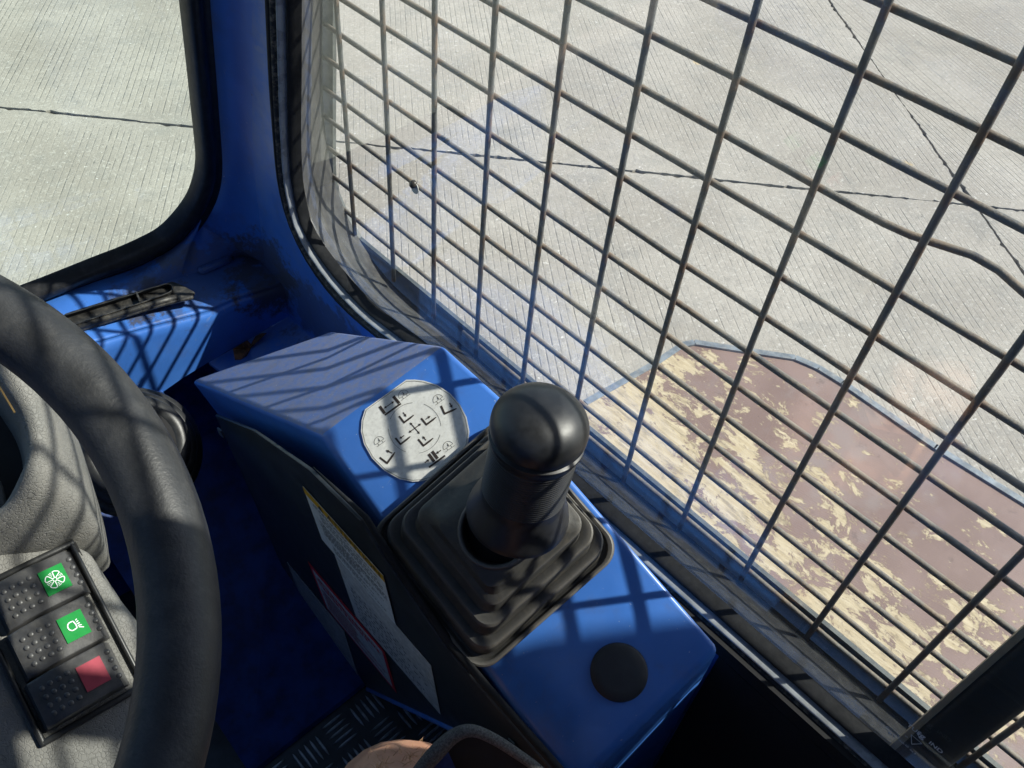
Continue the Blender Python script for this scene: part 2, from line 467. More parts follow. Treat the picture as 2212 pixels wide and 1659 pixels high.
# ------------------------------------------------------------------ timber deck outside, beside the cab
ZD = CAM[2] - 1.0
def deck_mat():
    m = Mat('worn_brown_deck_board')
    c = m.mix(m.ramp(m.noise(7, 4), .35, .65), (.172, .114, .098), (.228, .158, .138))
    c = m.mix(m.math('MULTIPLY', m.ramp(m.noise(16, 5), .5, .7), .5), c, (.235, .20, .188))
    st = m.mapping((3.0, 1.0, 1.0))
    n = m.noise(17, 10, .74, m.mapping((1.6, 1.0, 1.0)), .35)
    inner = m.ramp(m.dot((-1, 0, 0), (.33, 0, 0)), -.36, .22)          # worn most on the cab side
    front = m.ramp(m.dot((0, 1, 0), (0, -.42, 0)), -.1, .45)
    bias = m.math('ADD', m.math('MULTIPLY', inner, .19), m.math('MULTIPLY', front, .07))
    v = m.math('ADD', n, bias)
    fine = m.ramp(m.math('ADD', m.noise(62, 6, .7, m.mapping((1.5, 1, 1))), m.math('MULTIPLY', bias, .55)), .655, .685)
    flake = m.math('MAXIMUM', m.ramp(v, .592, .622), m.math('MULTIPLY', fine, .85))
    wood = m.mix(m.ramp(m.noise(30, 5, .6, m.mapping((5.5, .8, 1))), .35, .7), (.39, .315, .20), (.50, .42, .29))
    wood = m.mix(m.math('MULTIPLY', m.ramp(m.noise(24, 6, .7, m.mapping((3.5, .7, 1))), .50, .66), .8), wood, (.23, .185, .125))
    wood = m.mix(m.math('MULTIPLY', m.ramp(m.noise(60, 5, .7, st), .58, .70), .55), wood, (.16, .12, .085))
    halo = m.ramp(v, .565, .60)
    c = m.mix(m.math('MULTIPLY', halo, .35), c, (.24, .17, .11))
    c = m.mix(flake, c, wood)
    inn = m.ramp(v, .66, .72)
    c = m.mix(m.math('MULTIPLY', m.ramp(m.noise(45, 6, .7), .6, .7), .4), c, (.07, .05, .045))
    # fine woven pattern pressed into the film
    w = m.math('MULTIPLY', m.math('SINE', m.math('MULTIPLY', m.dot((1, .25, 0)), 1500)), .5)
    h = m.math('ADD', m.math('MULTIPLY', flake, -1.0), m.math('MULTIPLY', w, .12))
    h = m.math('ADD', h, m.math('MULTIPLY', m.noise(80, 5), .4))
    return m.bsdf(c, m.math('SUBTRACT', .62, m.math('MULTIPLY', flake, -.25)), 0, m.bump(h, .45, .0015), .4)
DECK = deck_mat()
STEEL = simple('grey_steel_edging', (.20, .225, .245), .45, .25, dust=.5, dustcol=(.36, .33, .28), scale=50, bump=.3, bscale=160)
SKIRT = simple('dark_steel_skirt', (.06, .065, .07), .7, scale=20)

DKT = [(1271, 874), (1421, 789), (1474, 753), (1501, 747), (1622, 766), (1716, 780), (1765, 801), (1815, 832), (2016, 972), (2212, 1094)]
dk = [onz(p, ZD) for p in DKT]
dk[-1] = dk[-2] + (dk[-1] - dk[-2]) * 7
poly = [A(.03, dk[0][1] + .005, ZD)] + dk + [A(.03, dk[-1][1], ZD)]
deck = empty('wooden_deck', poly[3] - A(0, 0, .8), 'worn brown plywood deck with cream bare patches and steel edging outside the window', 'deck')
MB().prism([p for p in poly], (0, 0, -.02)).build('board', DECK, deck)
for i in range(len(dk) - 1):
    a, b = dk[i], dk[i + 1]
    t = unit(b - a); o = A(-t[1], t[0], 0)
    o = o if np.dot(o, A(1, .6, 0)) > 0 else -o
    m = MB(); lift = .004 if i >= 2 else .001
    m.prism([a - t * .001, b + t * .001, b + t * .001 + o * .011, a - t * .001 + o * .011][::1], (0, 0, 0.0 + lift))
    m.prism([a + A(0, 0, -.06) - t * .001, b + A(0, 0, -.06) + t * .001, b + A(0, 0, -.06) + t * .001 + o * .010, a + A(0, 0, -.06) - t * .001 + o * .010], (0, 0, .0595))
    m.build('edge_rail', STEEL, deck)
MB().prism([p + A(-.02 if k > 0 else 0, -.02, -.021) for k, p in enumerate(poly)], (0, 0, -.18)).build('skirt', SKIRT, deck)

# ------------------------------------------------------------------ side window: wall opening, seal, panes, guard
XS, XW = -.060, -.066                                     # seal plane, wall sheet plane
def z3(x, y): return (553 + .3646 * x, 172.8 + .3646 * y)
inner_px = [(652, -60), (651, 60), (651, 173), (650, 282), (653, 377), (662, 435), (674, 483), (699, 527), (726, 564), (759, 604), (810, 658), (858, 698)]
outer_px = [(588, -60), (593, 60), (597, 173), (608, 319), (613, 392), (624, 443), (641, 496), (663, 540), (690, 585), (719, 626), (765, 671), (820, 722)]
inn = [onx(p, XS + .008) for p in inner_px]
out = [onx(p, XS) for p in outer_px]
ZB_IN, ZB_OUT = inn[-1][2], out[-1][2]
ZB_IN, ZB_OUT = -.236, -.258
inn = [p for p in inn[:-1]] + [A(XS + .008, -.19, ZB_IN)] + [A(XS + .008, y, ZB_IN) for y in (-.3, -.5, -.75, -1.3)]
out = [p for p in out[:-1]] + [A(XS, -.19, ZB_OUT)] + [A(XS, y, ZB_OUT) for y in (-.3, -.5, -.75, -1.3)]
top = .95
def up(p, q): t = (top - p[2]) / (p[2] - q[2]); return p + (p - q) * t
inn = [up(inn[0], inn[2])] + inn; out = [up(out[0], out[2])] + out
inn = resample(spline(inn, 8), 170); out_s = spline(out, 8)
# pair each inner point with the nearest outer point, monotone
outd = resample(out_s, 900); k0 = 0; outp = []
for p in inn:
    seg = outd[k0:k0 + 60]
    k = int(np.argmin(np.linalg.norm(seg - p, axis=1))); k0 += k
    outp.append(outd[k0])
out = np.array(outp)
for _ in range(4): out[1:-1] = (out[:-2] + out[1:-1] * 2 + out[2:]) / 4

sw = empty('side_window', (XS, -.4, -.26), 'right side cab window in dusty black rubber seal with grey filler strip', 'window')
def strip(t0, t1, x0, x1, hump, n=6):
    """a rubber bead between fractions t0..t1 from the inner to the outer edge"""
    rows = []
    for a, b in zip(inn, out):
        r = []
        for k in range(n + 1):
            t = t0 + (t1 - t0) * k / n; s = k / n
            p = a + (b - a) * t
            r.append(A(x0 + (x1 - x0) * s - hump * math.sin(math.pi * s) ** .7, p[1], p[2]))
        rows.append(r)
    return MB().grid(rows)
strip(-.02, .28, -.052, -.060, .006).build('inner_lip', RUBBER, sw, smooth=True)
strip(.27, .46, -.060, -.063, .007).build('filler_strip', FILLER, sw, smooth=True)
strip(.45, .68, -.062, -.064, .008).build('outer_bead', RUBBER_DUSTY, sw, smooth=True)
strip(.67, 1.02, -.064, -.0655, .005).build('outer_lip', RUBBER, sw, smooth=True)

yp = onx((2039, 1532), -.0465)[1]
YPOST0, YPOST1 = yp, yp - .027
mid = inn * .6 + out * .4
pane = [A(-.052, p[1], p[2]) for p in mid]
pane = pane + [A(-.052, pane[-1][1], top)]
MB().prism(pane, (.005, 0, 0)).build('glass_pane', GLASS, sw)
lean = .0
m = MB(); m.box((-.0464, YPOST1, ZB_IN - .022), (-.0285, YPOST0, top)); m.build('divider_post', RUBBER, sw, bevel=.004)
m = MB(); m.box((-.0450, YPOST0 + .0004, ZB_IN - .020), (-.040, YPOST0 + .0042, top)); m.build('edge_strip', flat('tan_edge_strip', (.40, .31, .21), .6), sw)

# outer reveal and sill between glass and guard
rev_px = [z3(*q) for q in [(372, -700), (372, -200), (372, 100), (385, 300), (404, 420), (407, 560), (420, 640), (440, 730), (462, 800), (520, 900), (575, 990), (612, 1062), (682, 1170)]]
rv = [onx(p, .0) for p in rev_px]
ZT = -.284
rv = [A(0, p[1], max(p[2], ZT)) for p in rv] + [A(0, -.10, ZT), A(0, -.2, ZT), A(0, -.5, ZT), A(0, -1.3, ZT)]
rv = [A(0, rv[0][1] - (top - rv[0][2]) * .12, top)] + rv
rvs = resample(spline(rv, 8), 170)
def loft_to(path, Xt, n=4, frac=(0, 1)):
    return path
rows = []
k0 = 0; dn = resample(spline(rv, 8), 1400); pr = []
for p in inn:
    seg = dn[k0:k0 + 90]; q = A(0, p[1], p[2])
    k = int(np.argmin(np.linalg.norm(seg - q, axis=1))); k0 += k; pr.append(dn[k0])
pr = np.array(pr)
for _ in range(6): pr[1:-1] = (pr[:-2] + pr[1:-1] * 2 + pr[2:]) / 4
half = [i for i, p in enumerate(inn) if p[2] > -.232 or p[1] > -.16]
cut = half[-1]
def reveal(i0, i1, mat, name):
    rows = [[A(-.0466, *(inn[i] + (out[i] - inn[i]) * .62)[1:]) * (1 - t) + A(.004, *pr[i][1:]) * t for t in (0, .33, .66, 1)] for i in range(i0, i1)]
    MB().grid(rows).build(name, mat, sw, smooth=True)
reveal(0, cut + 1, REVEAL, 'reveal')
reveal(cut, len(inn), SILL_DARK, 'outer_sill')

# guard of welded wire
CV, CH = .065, .0333
BENT = onx((2115, 570), .0045)
BENT_J = round(-BENT[2] / CH)
wg = empty('window_guard', (0, -.5, -.3), 'rusty welded wire mesh guard fixed outside the right side window', 'window guard')
fl_px = [z3(*q) for q in [(455, -700), (455, -200), (455, 0), (455, 300), (456, 550), (470, 650), (510, 750), (560, 850), (612, 948), (680, 1020), (800, 1120)]]
fi = [onx(p, .008) for p in fl_px]
ZF = -.262
fi = [A(.008, p[1], max(p[2], ZF)) for p in fi] + [A(.008, -.14, ZF), A(.008, -.3, ZF), A(.008, -1.35, ZF)]
fi = [A(.008, fi[0][1] - (top - fi[0][2]) * .10, top)] + fi
fi = resample(spline(fi, 8), 150)
tn = np.gradient(fi, axis=0); 
rows = []
for p, t in zip(fi, tn):
    t = unit(t); o = A(0, -t[2], t[1])
    o = -o if np.dot(o, A(0, -.5, .3) - p) > 0 else o
    rows.append([p, p + o * .034, p + o * .034 + A(.004, 0, 0), p + A(.004, 0, 0), p])
MB().grid(rows).build('flange', FLANGE, wg)
def edge_y(z):
    """front end of the guard wires at height z"""
    i = int(np.argmin(np.abs(fi[:60, 2] - z) + (np.arange(60) > 55) * 9)); return fi[i][1]
fz = fi[:, 2]; fy = fi[:, 1]
def front_end(z):
    c = [fy[i] for i in range(len(fi)) if abs(fz[i] - z) < .012 and fy[i] > -.2]
    return (min(c) if c else fy[0]) + .016
for i in range(0, 20):
    y = -CV * i
    zb = -.281
    if i == 0: zb = -.25
    if i == 1: zb = -.268
    j = rng.normal(0, .0006, 6)
    pts = [A(j[k] * .6, y + j[k], zb + (top - zb) * k / 5) for k in range(6)]
    MB().tube(resample(pts, 6), .0023, 8).build('vertical_wire', WIRE, wg, smooth=True)
for j in range(-27, 9):
    z = -CH * j
    if z < -.275: continue
    y0 = front_end(z)
    ys = np.linspace(y0, -1.3, 14)
    dz = rng.normal(0, .0005, 14)
    pts = [A(.0045, y, z + d) for y, d in zip(ys, dz)]
    if j == BENT_J:
        yb = BENT[1]
        pts = [A(.0045 + .010 * math.exp(-((y - yb) / .028) ** 2), y, z + .0030 * math.exp(-((y - yb) / .030) ** 2)) for y in np.linspace(y0, -1.3, 90)]
    MB().tube(pts, .00225, 8).build('horizontal_wire', WIRE, wg, smooth=True)
for px in [(957, 298), (966, 304)]:
    p = onx(px, .0025)
    MB().lathe(p, (0, .8, -.6), [(.0003, -.003), (.0022, -.0015), (.0024, .0008), (.0006, .003)], 8).build('weld_blob', WIRE, wg, smooth=True)

# chip on the glass
chip = empty('snail', onx((893, 398), -.0535), 'tiny dark curled snail stuck on the inside of the side window', 'snail')
p = onx((893, 398), -.0545)
MB().lathe(p, (-.8, .2, .5), [(.0032, -.001), (.0036, .0006), (.0027, .0022), (.0009, .0031)], 12, True).build('shell', flat('shell_brown', (.05, .045, .04), .3), chip, smooth=True)
MB().lathe(p + A(.0005, -.0015, -.003), (-1, 0, .1), [(.0048, 0), (.0046, .0006)], 12, True).build('foot', flat('shell_pale', (.5, .5, .47), .4), chip)

# etched mark on the lower rear corner of the pane
ETCH = flat('etched_white_mark', (.62, .66, .66), .6)
def text_obj(name, s, origin, ex, ey, size, mat, parent, lift=None, align='LEFT', bold=0.0, shear=0.0):
    cu = bpy.data.curves.new(name, 'FONT'); cu.body = s; cu.size = size; cu.align_x = align; cu.offset = bold; cu.shear = shear
    tmp = bpy.data.objects.new(name, cu); COL.objects.link(tmp)
    dg = bpy.context.evaluated_depsgraph_get()
    me = bpy.data.meshes.new_from_object(tmp.evaluated_get(dg))
    bpy.data.objects.remove(tmp)
    ex, ey = unit(ex), unit(ey); ez = np.cross(ex, ey)
    M_ = Matrix(((ex[0], ey[0], ez[0], origin[0]), (ex[1], ey[1], ez[1], origin[1]), (ex[2], ey[2], ez[2], origin[2]), (0, 0, 0, 1)))
    me.transform(M_)
    me.materials.clear(); me.materials.append(mat)
    for p_ in me.polygons: p_.material_index = 0
    o = bpy.data.objects.new(name, me); COL.objects.link(o)
    attach(o, parent)
    return o

XE = -.0523
def etch(s, px, px2, size, name='etched_text', bold=0.0):
    a, b = onx(px, XE), onx(px2, XE)
    ex = unit(b - a); ey = unit(np.cross(A(-1, 0, 0), ex))
    if ey[2] < 0: ey = -ey
    return text_obj(name, s, a, ex, ey, size, ETCH, sw, bold=bold)
def q2(x, y): return ((2100 + x * .21698) * .8640625, (1560 + y * .21698) * .8640625)
etch('TUF', q2(765, 1165), q2(890, 1265), .0052, bold=.0001)
etch('ig', q2(885, 1270), q2(985, 1350), .0072, bold=.0002)
etch('IND', q2(1015, 1370), q2(1130, 1465), .0052, bold=.0001)
etch('E11', q2(548, 1262), q2(660, 1330), .0034, bold=.0001)
etch('20', q2(745, 1290), q2(800, 1330), .0020)
etch('43R-00', q2(680, 1345), q2(800, 1440), .0022)
etch('AS 2', q2(800, 1450), q2(900, 1530), .0022)
def ring3(c, u, v, ru, rv_, w, n=40):
    rows = [[c + u * (ru * math.cos(a)) + v * (rv_ * math.sin(a)), c + u * ((ru - w) * math.cos(a)) + v * ((rv_ - w) * math.sin(a))]
            for a in [2 * math.pi * k / n for k in range(n + 1)]]
    return MB().grid(rows)
ring3(onx(q2(605, 1250), XE), A(0, -1, 0), A(0, 0, 1), .0050, .0031, .0004).build('etched_oval', ETCH, sw)
dc = [onx(q2(*q), XE) for q in [(820, 1275), (945, 1380), (825, 1385)]]
m = MB()
for a, b in zip(dc, dc[1:] + dc[:1]):
    t = unit(b - a); o = np.cross(A(1, 0, 0), t) * .00025
    m.poly([a - o, b - o, b + o, a + o])
m.build('etched_triangle', ETCH, sw)

# ------------------------------------------------------------------ the cab
STAIN_COL = (.050, .038, .026)
ptc = A(-.075, .065, -.300)
BLUE = blue_paint('blue_cab_paint', stains=[
    (ptc, .060, (1, 1, 1.1), (.062, .050, .036), .72),
    (ptc + A(.0, -.10, -.02), .075, (1, .55, 1.3), (.070, .056, .040), .6),
    (A(-.14, .105, -.307), .07, (.45, 1.4, 1.6), (.06, .05, .04), .5),
    (A(-.20, .10, -.305), .030, (.5, 1, 1), (.05, .045, .04), .7),
    (A(-.15, .128, -.275), .035, (1, .6, 1.2), (.12, .125, .13), .6)])
BLUE_BOX = blue_paint('blue_console_paint', chips=.70, rough=.30, stains=[])
BLUE_DUSTY = blue_paint('dusty_blue_console_paint', dusty=1.0, chips=.72, rough=.5)

FOOT = simple('shaded_navy_footwell_paint', (.016, .055, .23), .55, var=.35, scale=30, dust=.45, dustcol=(.025, .027, .032), bump=.1)  # cab blue darkened, so the footwell shade is in the paint colour
cab = empty('cab', (-.55, -.45, -.78), 'blue painted steel cab shell with front pillar, dash ledge and dark tread plate floor', 'vehicle cab')
FLOOR_Z, XL = -.78, -1.10
XWALL = -.068
# right wall sheet with the window opening
hole = [A(XWALL, *(a * .45 + b * .55)[1:]) for a, b in zip(inn, out)]
corner_px = [(545, 0), (546, 150), (546, 300), (556, 430), (566, 520), (574, 572)]
corner = [onx(p, XWALL) for p in corner_px]
hz0 = min(hole, key=lambda h: abs(h[2] - corner[0][2]) + (9 if h[1] < -.1 and h[2] < -.2 else 0))
ctop = A(XWALL, hole[0][1] + (corner[0][1] - hz0[1]) * 1.1, hole[0][2])
cl = resample([ctop] + corner, 60)
wallpts = [c_ + A(0, .0008, 0) for c_ in cl] + [A(XWALL, .165, corner[-1][2] + .01), A(XWALL, .165, FLOOR_Z), A(XWALL, -1.32, FLOOR_Z), A(XWALL, -1.32, hole[-1][2])] + [h for h in hole[::-1]]
MB().prism(wallpts, (.004, 0, 0)).build('side_wall', BLUE, cab)

# windshield plane leans back a little
WN = unit(A(.137, .965, .235)); WO = A(-.12, .1335, -.25)
wi_px = [(383, -120), (390, 0), (408, 165), (424, 320), (425, 350), (420, 385), (405, 425), (378, 463), (345, 496), (310, 516), (262, 538), (200, 562), (100, 602), (0, 640), (-250, 738)]
wo_px = [(440, -120), (447, 0), (461, 165), (473, 320), (474, 355), (470, 395), (456, 437), (428, 483), (390, 522), (350, 548), (300, 572), (215, 600), (105, 643), (0, 686), (-250, 786)]
wi = resample(spline([onpl(p, WO, WN) for p in wi_px], 6), 90)
wo_ = resample(spline([onpl(p, WO, WN) for p in wo_px], 6), 90)
def upw(P): t = (top - P[0][2]) / (P[0][2] - P[2][2]); return np.vstack([P[0] + (P[0] - P[2]) * t, P])
wi, wo_ = upw(wi), upw(wo_)
ws = empty('windshield', WO, 'green tinted windshield corner in a thick black rubber seal', 'windshield')
rows = []
for a, b in zip(wi, wo_):
    r = []
    for k in range(9):
        s = k / 8
        h = (.013 * math.sin(math.pi * min(1, s * 1.25)) ** .5 if s < .8 else .003) + (.004 if s > .8 else 0)
        if k == 0: h = -.004
        r.append(a + (b - a) * s - WN * h)
    rows.append(r)
MB().grid(rows).build('seal', SEAL_CLEAN, ws, smooth=True)
gp = [a + (b - a) * .08 for a, b in zip(wi, wo_)]
gl = [p for p in gp] + [A(gp[-1][0], gp[-1][1], gp[-1][2]) + A(-.5, .07, 0), A(-1.05, gp[0][1] + .12, top)]
gl = [onw - WN * np.dot(onw - WO, WN) for onw in gl]
MB().prism([p + WN * .002 for p in gl], WN * .005).build('glass_pane', GREEN_GLASS, ws)

# pillar face between windshield seal and the corner
wr = [a + (b - a) * .93 for a, b in zip(wi, wo_)]
wr_side = resample(wr[:46], 60)
rows = []
for a, b in zip(wr_side, cl):
    rows.append([a + (b - a) * t + A(-1, -.2, 0) * (-.006 * math.sin(math.pi * t) * min(1, max(0, (a[2] + .25) / .1))) for t in (0, .2, .4, .6, .8, 1)])
MB().grid(rows).build('front_pillar', BLUE, cab, smooth=True)
# wall under the windshield, dash ledge and dash face
DN = A(.137, .99, 0); DO = A(-.149, .055, -.311)
Bp = [onpl(p, DO, DN) for p in [(-400, 850), (0, 782), (215, 744), (313, 715), (452, 679), (510, 652), (610, 623)]]
Bp[-1] = A(XWALL + .002, Bp[-1][1], Bp[-1][2])
Ap = [onz(p, z) for p, z in [((-400, 830), -.286), ((0, 722), -.292), ((150, 676), -.296), ((250, 643), -.300), ((346, 613), -.305), ((435, 585), -.307), ((510, 555), -.307)]]
Ap.append(A(XWALL + .002, Ap[-1][1] - .002, -.308))
Cp = [onpl(p, DO, DN) for p in [(-300, 1090), (0, 985), (200, 890), (330, 862), (397, 815), (500, 753), (622, 684)]]
Cp[-1] = A(XWALL + .002, Cp[-1][1], Cp[-1][2])
Ar, Br, Cr = resample(Ap, 40), resample(Bp, 40), resample(Cp, 40)
low = resample([a + (b - a) * .93 for a, b in zip(wi, wo_)][40:], 40)[::-1]
low = resample(np.vstack([low[:-1], wr_side[-1:], cl[-1:]]), 40)
rows = [list(low), list(low * .5 + Ar * .5), list(Ar)]
MB().grid(rows).build('front_panel', BLUE, cab, smooth=True)
# ledge rolls over into the dash face with a soft bend
rows = [list(Ar)]
for t in (.5, .82, .92): rows.append(list(Ar + (Br - Ar) * t))
e1 = (Br - Ar) / np.linalg.norm(Br - Ar, axis=1)[:, None]; e2 = (Cr - Br) / np.linalg.norm(Cr - Br, axis=1)[:, None]
for s in (.25, .5, .75):
    p0 = Br - e1 * .010; p2 = Br + e2 * .010
    rows.append(list((1 - s) ** 2 * p0 + 2 * s * (1 - s) * Br + s * s * p2))
rows.append(list(Br + e2 * .012)); rows.append(list(Br * .4 + Cr * .6)); rows.append(list(Cr))
MB().grid(rows).build('dash_ledge', BLUE, cab, smooth=True)
# lower lip, shelf, front wall, toe board
lip = [p for p in Cr]
MB().tube(resample([p + A(0, -.001, .001) for p in Cr[:26]], 26), .003, 8).build('dash_lip', BLUE, cab, smooth=True)
ksh = int(np.argmin(np.abs(Cr[:, 0] + .170)))
shelf = [Cr[ksh], Cr[39], A(XWALL + .002, -.22, Cr[39][2] + .0), A(-.12, -.22, Cr[ksh][2])]
MB().prism(shelf, (0, 0, -.004)).build('corner_shelf', BLUE, cab)
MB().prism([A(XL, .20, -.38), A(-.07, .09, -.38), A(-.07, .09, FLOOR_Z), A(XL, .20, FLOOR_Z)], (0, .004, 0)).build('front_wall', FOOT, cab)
MB().prism([Cr[0] + A(0, .002, -.002), Cr[39] + A(0, .002, -.002), A(-.07, .092, -.39), A(XL, .2, -.40)], (0, 0, -.003)).build('dash_underside', VOID, cab)
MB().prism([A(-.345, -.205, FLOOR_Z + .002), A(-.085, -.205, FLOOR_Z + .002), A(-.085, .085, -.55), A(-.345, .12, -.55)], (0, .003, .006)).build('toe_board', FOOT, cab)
MB().box((-.075, -1.32, FLOOR_Z), (-.0685, -.55, -.262)).build('dark_gap_sheet', VOID, cab)  # black sheet standing in for the deep dark gap below the window
MB().box((-.0745, -1.32, -.262), (-.0688, -.48, -.2475)).build('dark_gap_sheet', VOID, cab)  # same dark stand-in, carried up to the seal
MB().tube([onpl(p, Ap[3], A(0, -.3, 1)) for p in [(438, 584), (450, 579), (470, 571), (500, 559)]], .0028, 8).build('weld_bead', BLUE, cab, smooth=True)
wb = MB()
for k in range(9):
    p = onz((438 + 7.2 * k, 582 - 3.1 * k), -.3035)
    wb.lathe(p, (.3, -.4, 1), [(.0055, -.001), (.0045, .0012), (.0015, .0024)], 8)
wb.build('weld_ripples', BLUE, cab, smooth=True, kind='stuff')
# floor, roof and the walls behind the camera
TREAD = simple('tread_plate_metal', (.48, .50, .52), .36, .6, dust=.5, dustcol=(.10, .10, .10), scale=70, bump=.2)
MB().box((XL, -1.32, FLOOR_Z - .01), (XWALL - .002, .2, FLOOR_Z)).build('floor', simple('floor_plate', (.055, .06, .066), .5, .4, dust=.5, dustcol=(.03, .03, .03), scale=40), cab)
tb = MB(); cell = .043
for i in range(-3, 9):
    for j in range(-4, 9):
        cx, cy = -.32 + i * cell, -.23 - j * cell
        if cx > -.08 or cy > -.215: continue
        horiz = (i + j) % 2 == 0
        for k in range(5):
            o = (k - 2) * .0082; L = .0155
            pts = []
            for t in np.linspace(-1, 1, 7):
                w = .0016 * (1 - t * t) ** .5 + .0002
                pts.append((t * L, w))
            a = [(x, o + w) for x, w in pts] + [(x, o - w) for x, w in pts[::-1]]
            b = [(x * .9, o + (y - o) * .4) for x, y in a]
            f = (lambda x, y: (cx + x, cy + y)) if horiz else (lambda x, y: (cx + y, cy + x))
            base = [A(*f(x, y), FLOOR_Z + .0002) for x, y in a]; topv = [A(*f(x, y), FLOOR_Z + .0018) for x, y in b]
            n = len(a)
            tb.add(base + topv, [tuple(range(n, 2 * n))] + [(q, (q + 1) % n, n + (q + 1) % n, n + q) for q in range(n)])
tb.build('tread_bars', TREAD, cab, kind='stuff')
MB().box((-.10, -1.36, FLOOR_Z), (-.012, -.83, top)).build('rear_side_pillar', BLUE, cab, bevel=.01)
MB().box((-.0655, -.84, .375), (-.0585, YPOST0 - .004, top)).build('added_shade_panel', BLUE, cab)  # added out of view to keep the sun off the lower wheel rim
MB().box((XL, -1.34, top), (-.04, .05, top + .03)).build('roof', ROOF, cab)
MB().box((XL, -1.36, FLOOR_Z), (-.07, -1.33, .7)).build('rear_wall', ROOF, cab)
MB().box((XL - .02, -1.33, FLOOR_Z), (XL, .25, .55)).build('left_wall', BLUE, cab)
for y0, y1 in ((-1.33, -1.22), (.02, .12)):
    MB().box((XL - .02, y0, .55), (XL, y1, top)).build('left_pillar', BLUE, cab)
for x0, x1 in ((XL, -.95), (-.2, -.07)):
    MB().box((x0, -1.36, .7), (x1, -1.33, top)).build('rear_pillar', BLUE, cab)
# added mirror, out of view, placed to shade the rear end of the console
mir = empty('added_shade_mirror', (.75, -1.35, .90), 'added black mirror on a bent arm, unseen, there to shade the console', 'mirror')
MB().box((.725, -1.56, .842), (.775, -1.257, .972)).build('housing', PLASTIC, mir, bevel=.022, seg=6)
MB().box((.740, -1.5615, .853), (.765, -1.559, .960)).build('mirror_glass', simple('mirror_face', (.7, .7, .7), .05, 1), mir)
MB().tube(spline([A(-.03, -1.30, .93), A(.35, -1.36, .94), A(.70, -1.40, .95), A(.75, -1.40, .94)], 5), .009, 10).build('arm', PLASTIC, mir, smooth=True)
# seat the driver sits on (below the frame)
seat = empty('driver_seat', (-.50, -.80, FLOOR_Z), 'black padded driver seat under the person at the bottom', 'seat')
MB().box((-.70, -1.05, -.45), (-.30, -.62, -.35)).build('cushion', PLASTIC, seat, bevel=.03, seg=4)
MB().box((-.70, -1.15, -.36), (-.30, -1.06, .25)).build('backrest', PLASTIC, seat, bevel=.03, seg=4)
MB().box((-.60, -1.0, FLOOR_Z), (-.40, -.70, -.45)).build('base', VOID, seat)

# air vent on the ledge
vent = empty('air_vent', onz((300, 655), -.30), 'black slotted demister nozzle lying along the blue dash ledge', 'air vent')
VO, VNm = onz((300, 655), -.300), unit(A(0, .02, 1))
def vp(px, h=0.0): return onpl(px, VO, VNm) + VNm * h
base = [(-120, 816), (150, 728), (262, 692), (345, 667), (418, 649), (423, 637), (395, 622), (374, 614), (250, 650), (-120, 766)]
MB().prism([vp(p, .0008) for p in base], VNm * .004).build('base_plate', VENTM, vent, bevel=.0015)
up_ = resample([vp(p, .0) for p in [(-120, 772), (40, 722), (200, 672), (300, 641), (352, 624)]], 24)      # rear edge of the nozzle
dn_e = resample([vp(p, .0) for p in [(-110, 800), (60, 745), (215, 695), (312, 663), (360, 645)]], 24)    # front edge
endc = (up_[-1] + dn_e[-1]) / 2; ev = (up_[-1] - dn_e[-1]) / 2; fw = unit(up_[-1] - up_[-4])
cap_ = [endc + ev * math.cos(a) + fw * np.linalg.norm(ev) * math.sin(a) for a in np.linspace(.15, math.pi - .15, 9)]
loop = [p for p in up_] + cap_ + [p for p in dn_e[::-1]]
cenl = [(a + b) / 2 for a, b in zip(up_, dn_e)]
VT = unit(A(0, -.55, 1))
def inset(p, d):
    q = min(cenl, key=lambda c: np.linalg.norm(c - p)); v = q - p; return p + v * min(1, d / (np.linalg.norm(v) + 1e-9))
rows = [[p + VT * .001 for p in loop], [p + VT * .0125 for p in loop], [inset(p, .0006) + VT * .0132 for p in loop], [inset(p, .0014) + VT * .0132 for p in loop], [inset(p, .0015) + VT * .0120 for p in loop], [inset(p, .0016) + VT * .002 for p in loop]]
MB().grid(rows[:4]).build('nozzle', VENTM, vent, smooth='auto')
MB().grid(rows[3:]).build('slot_wall', VOID, vent)
MB().poly([inset(p, .0014) + VT * .0022 for p in loop]).build('slot_opening', VOID, vent)
i_ = int(np.argmin([abs(onz((303, 650), -.29)[0] - c[0]) for c in cenl]))
MB().obox(cenl[i_] + VT * .009, unit(up_[i_] - dn_e[i_]), unit(up_[i_ + 1] - up_[i_]), VNm, np.linalg.norm(up_[i_] - dn_e[i_]) - .003, .0016, .008).build('slot_divider', VENTM, vent)
front_lip = [vp((60, 752), .006), vp((262, 688), .006), vp((345, 662), .006), vp((385, 650), .005)]
MB().tube(front_lip, .0035, 8).build('front_lip', VENTM, vent, smooth=True)

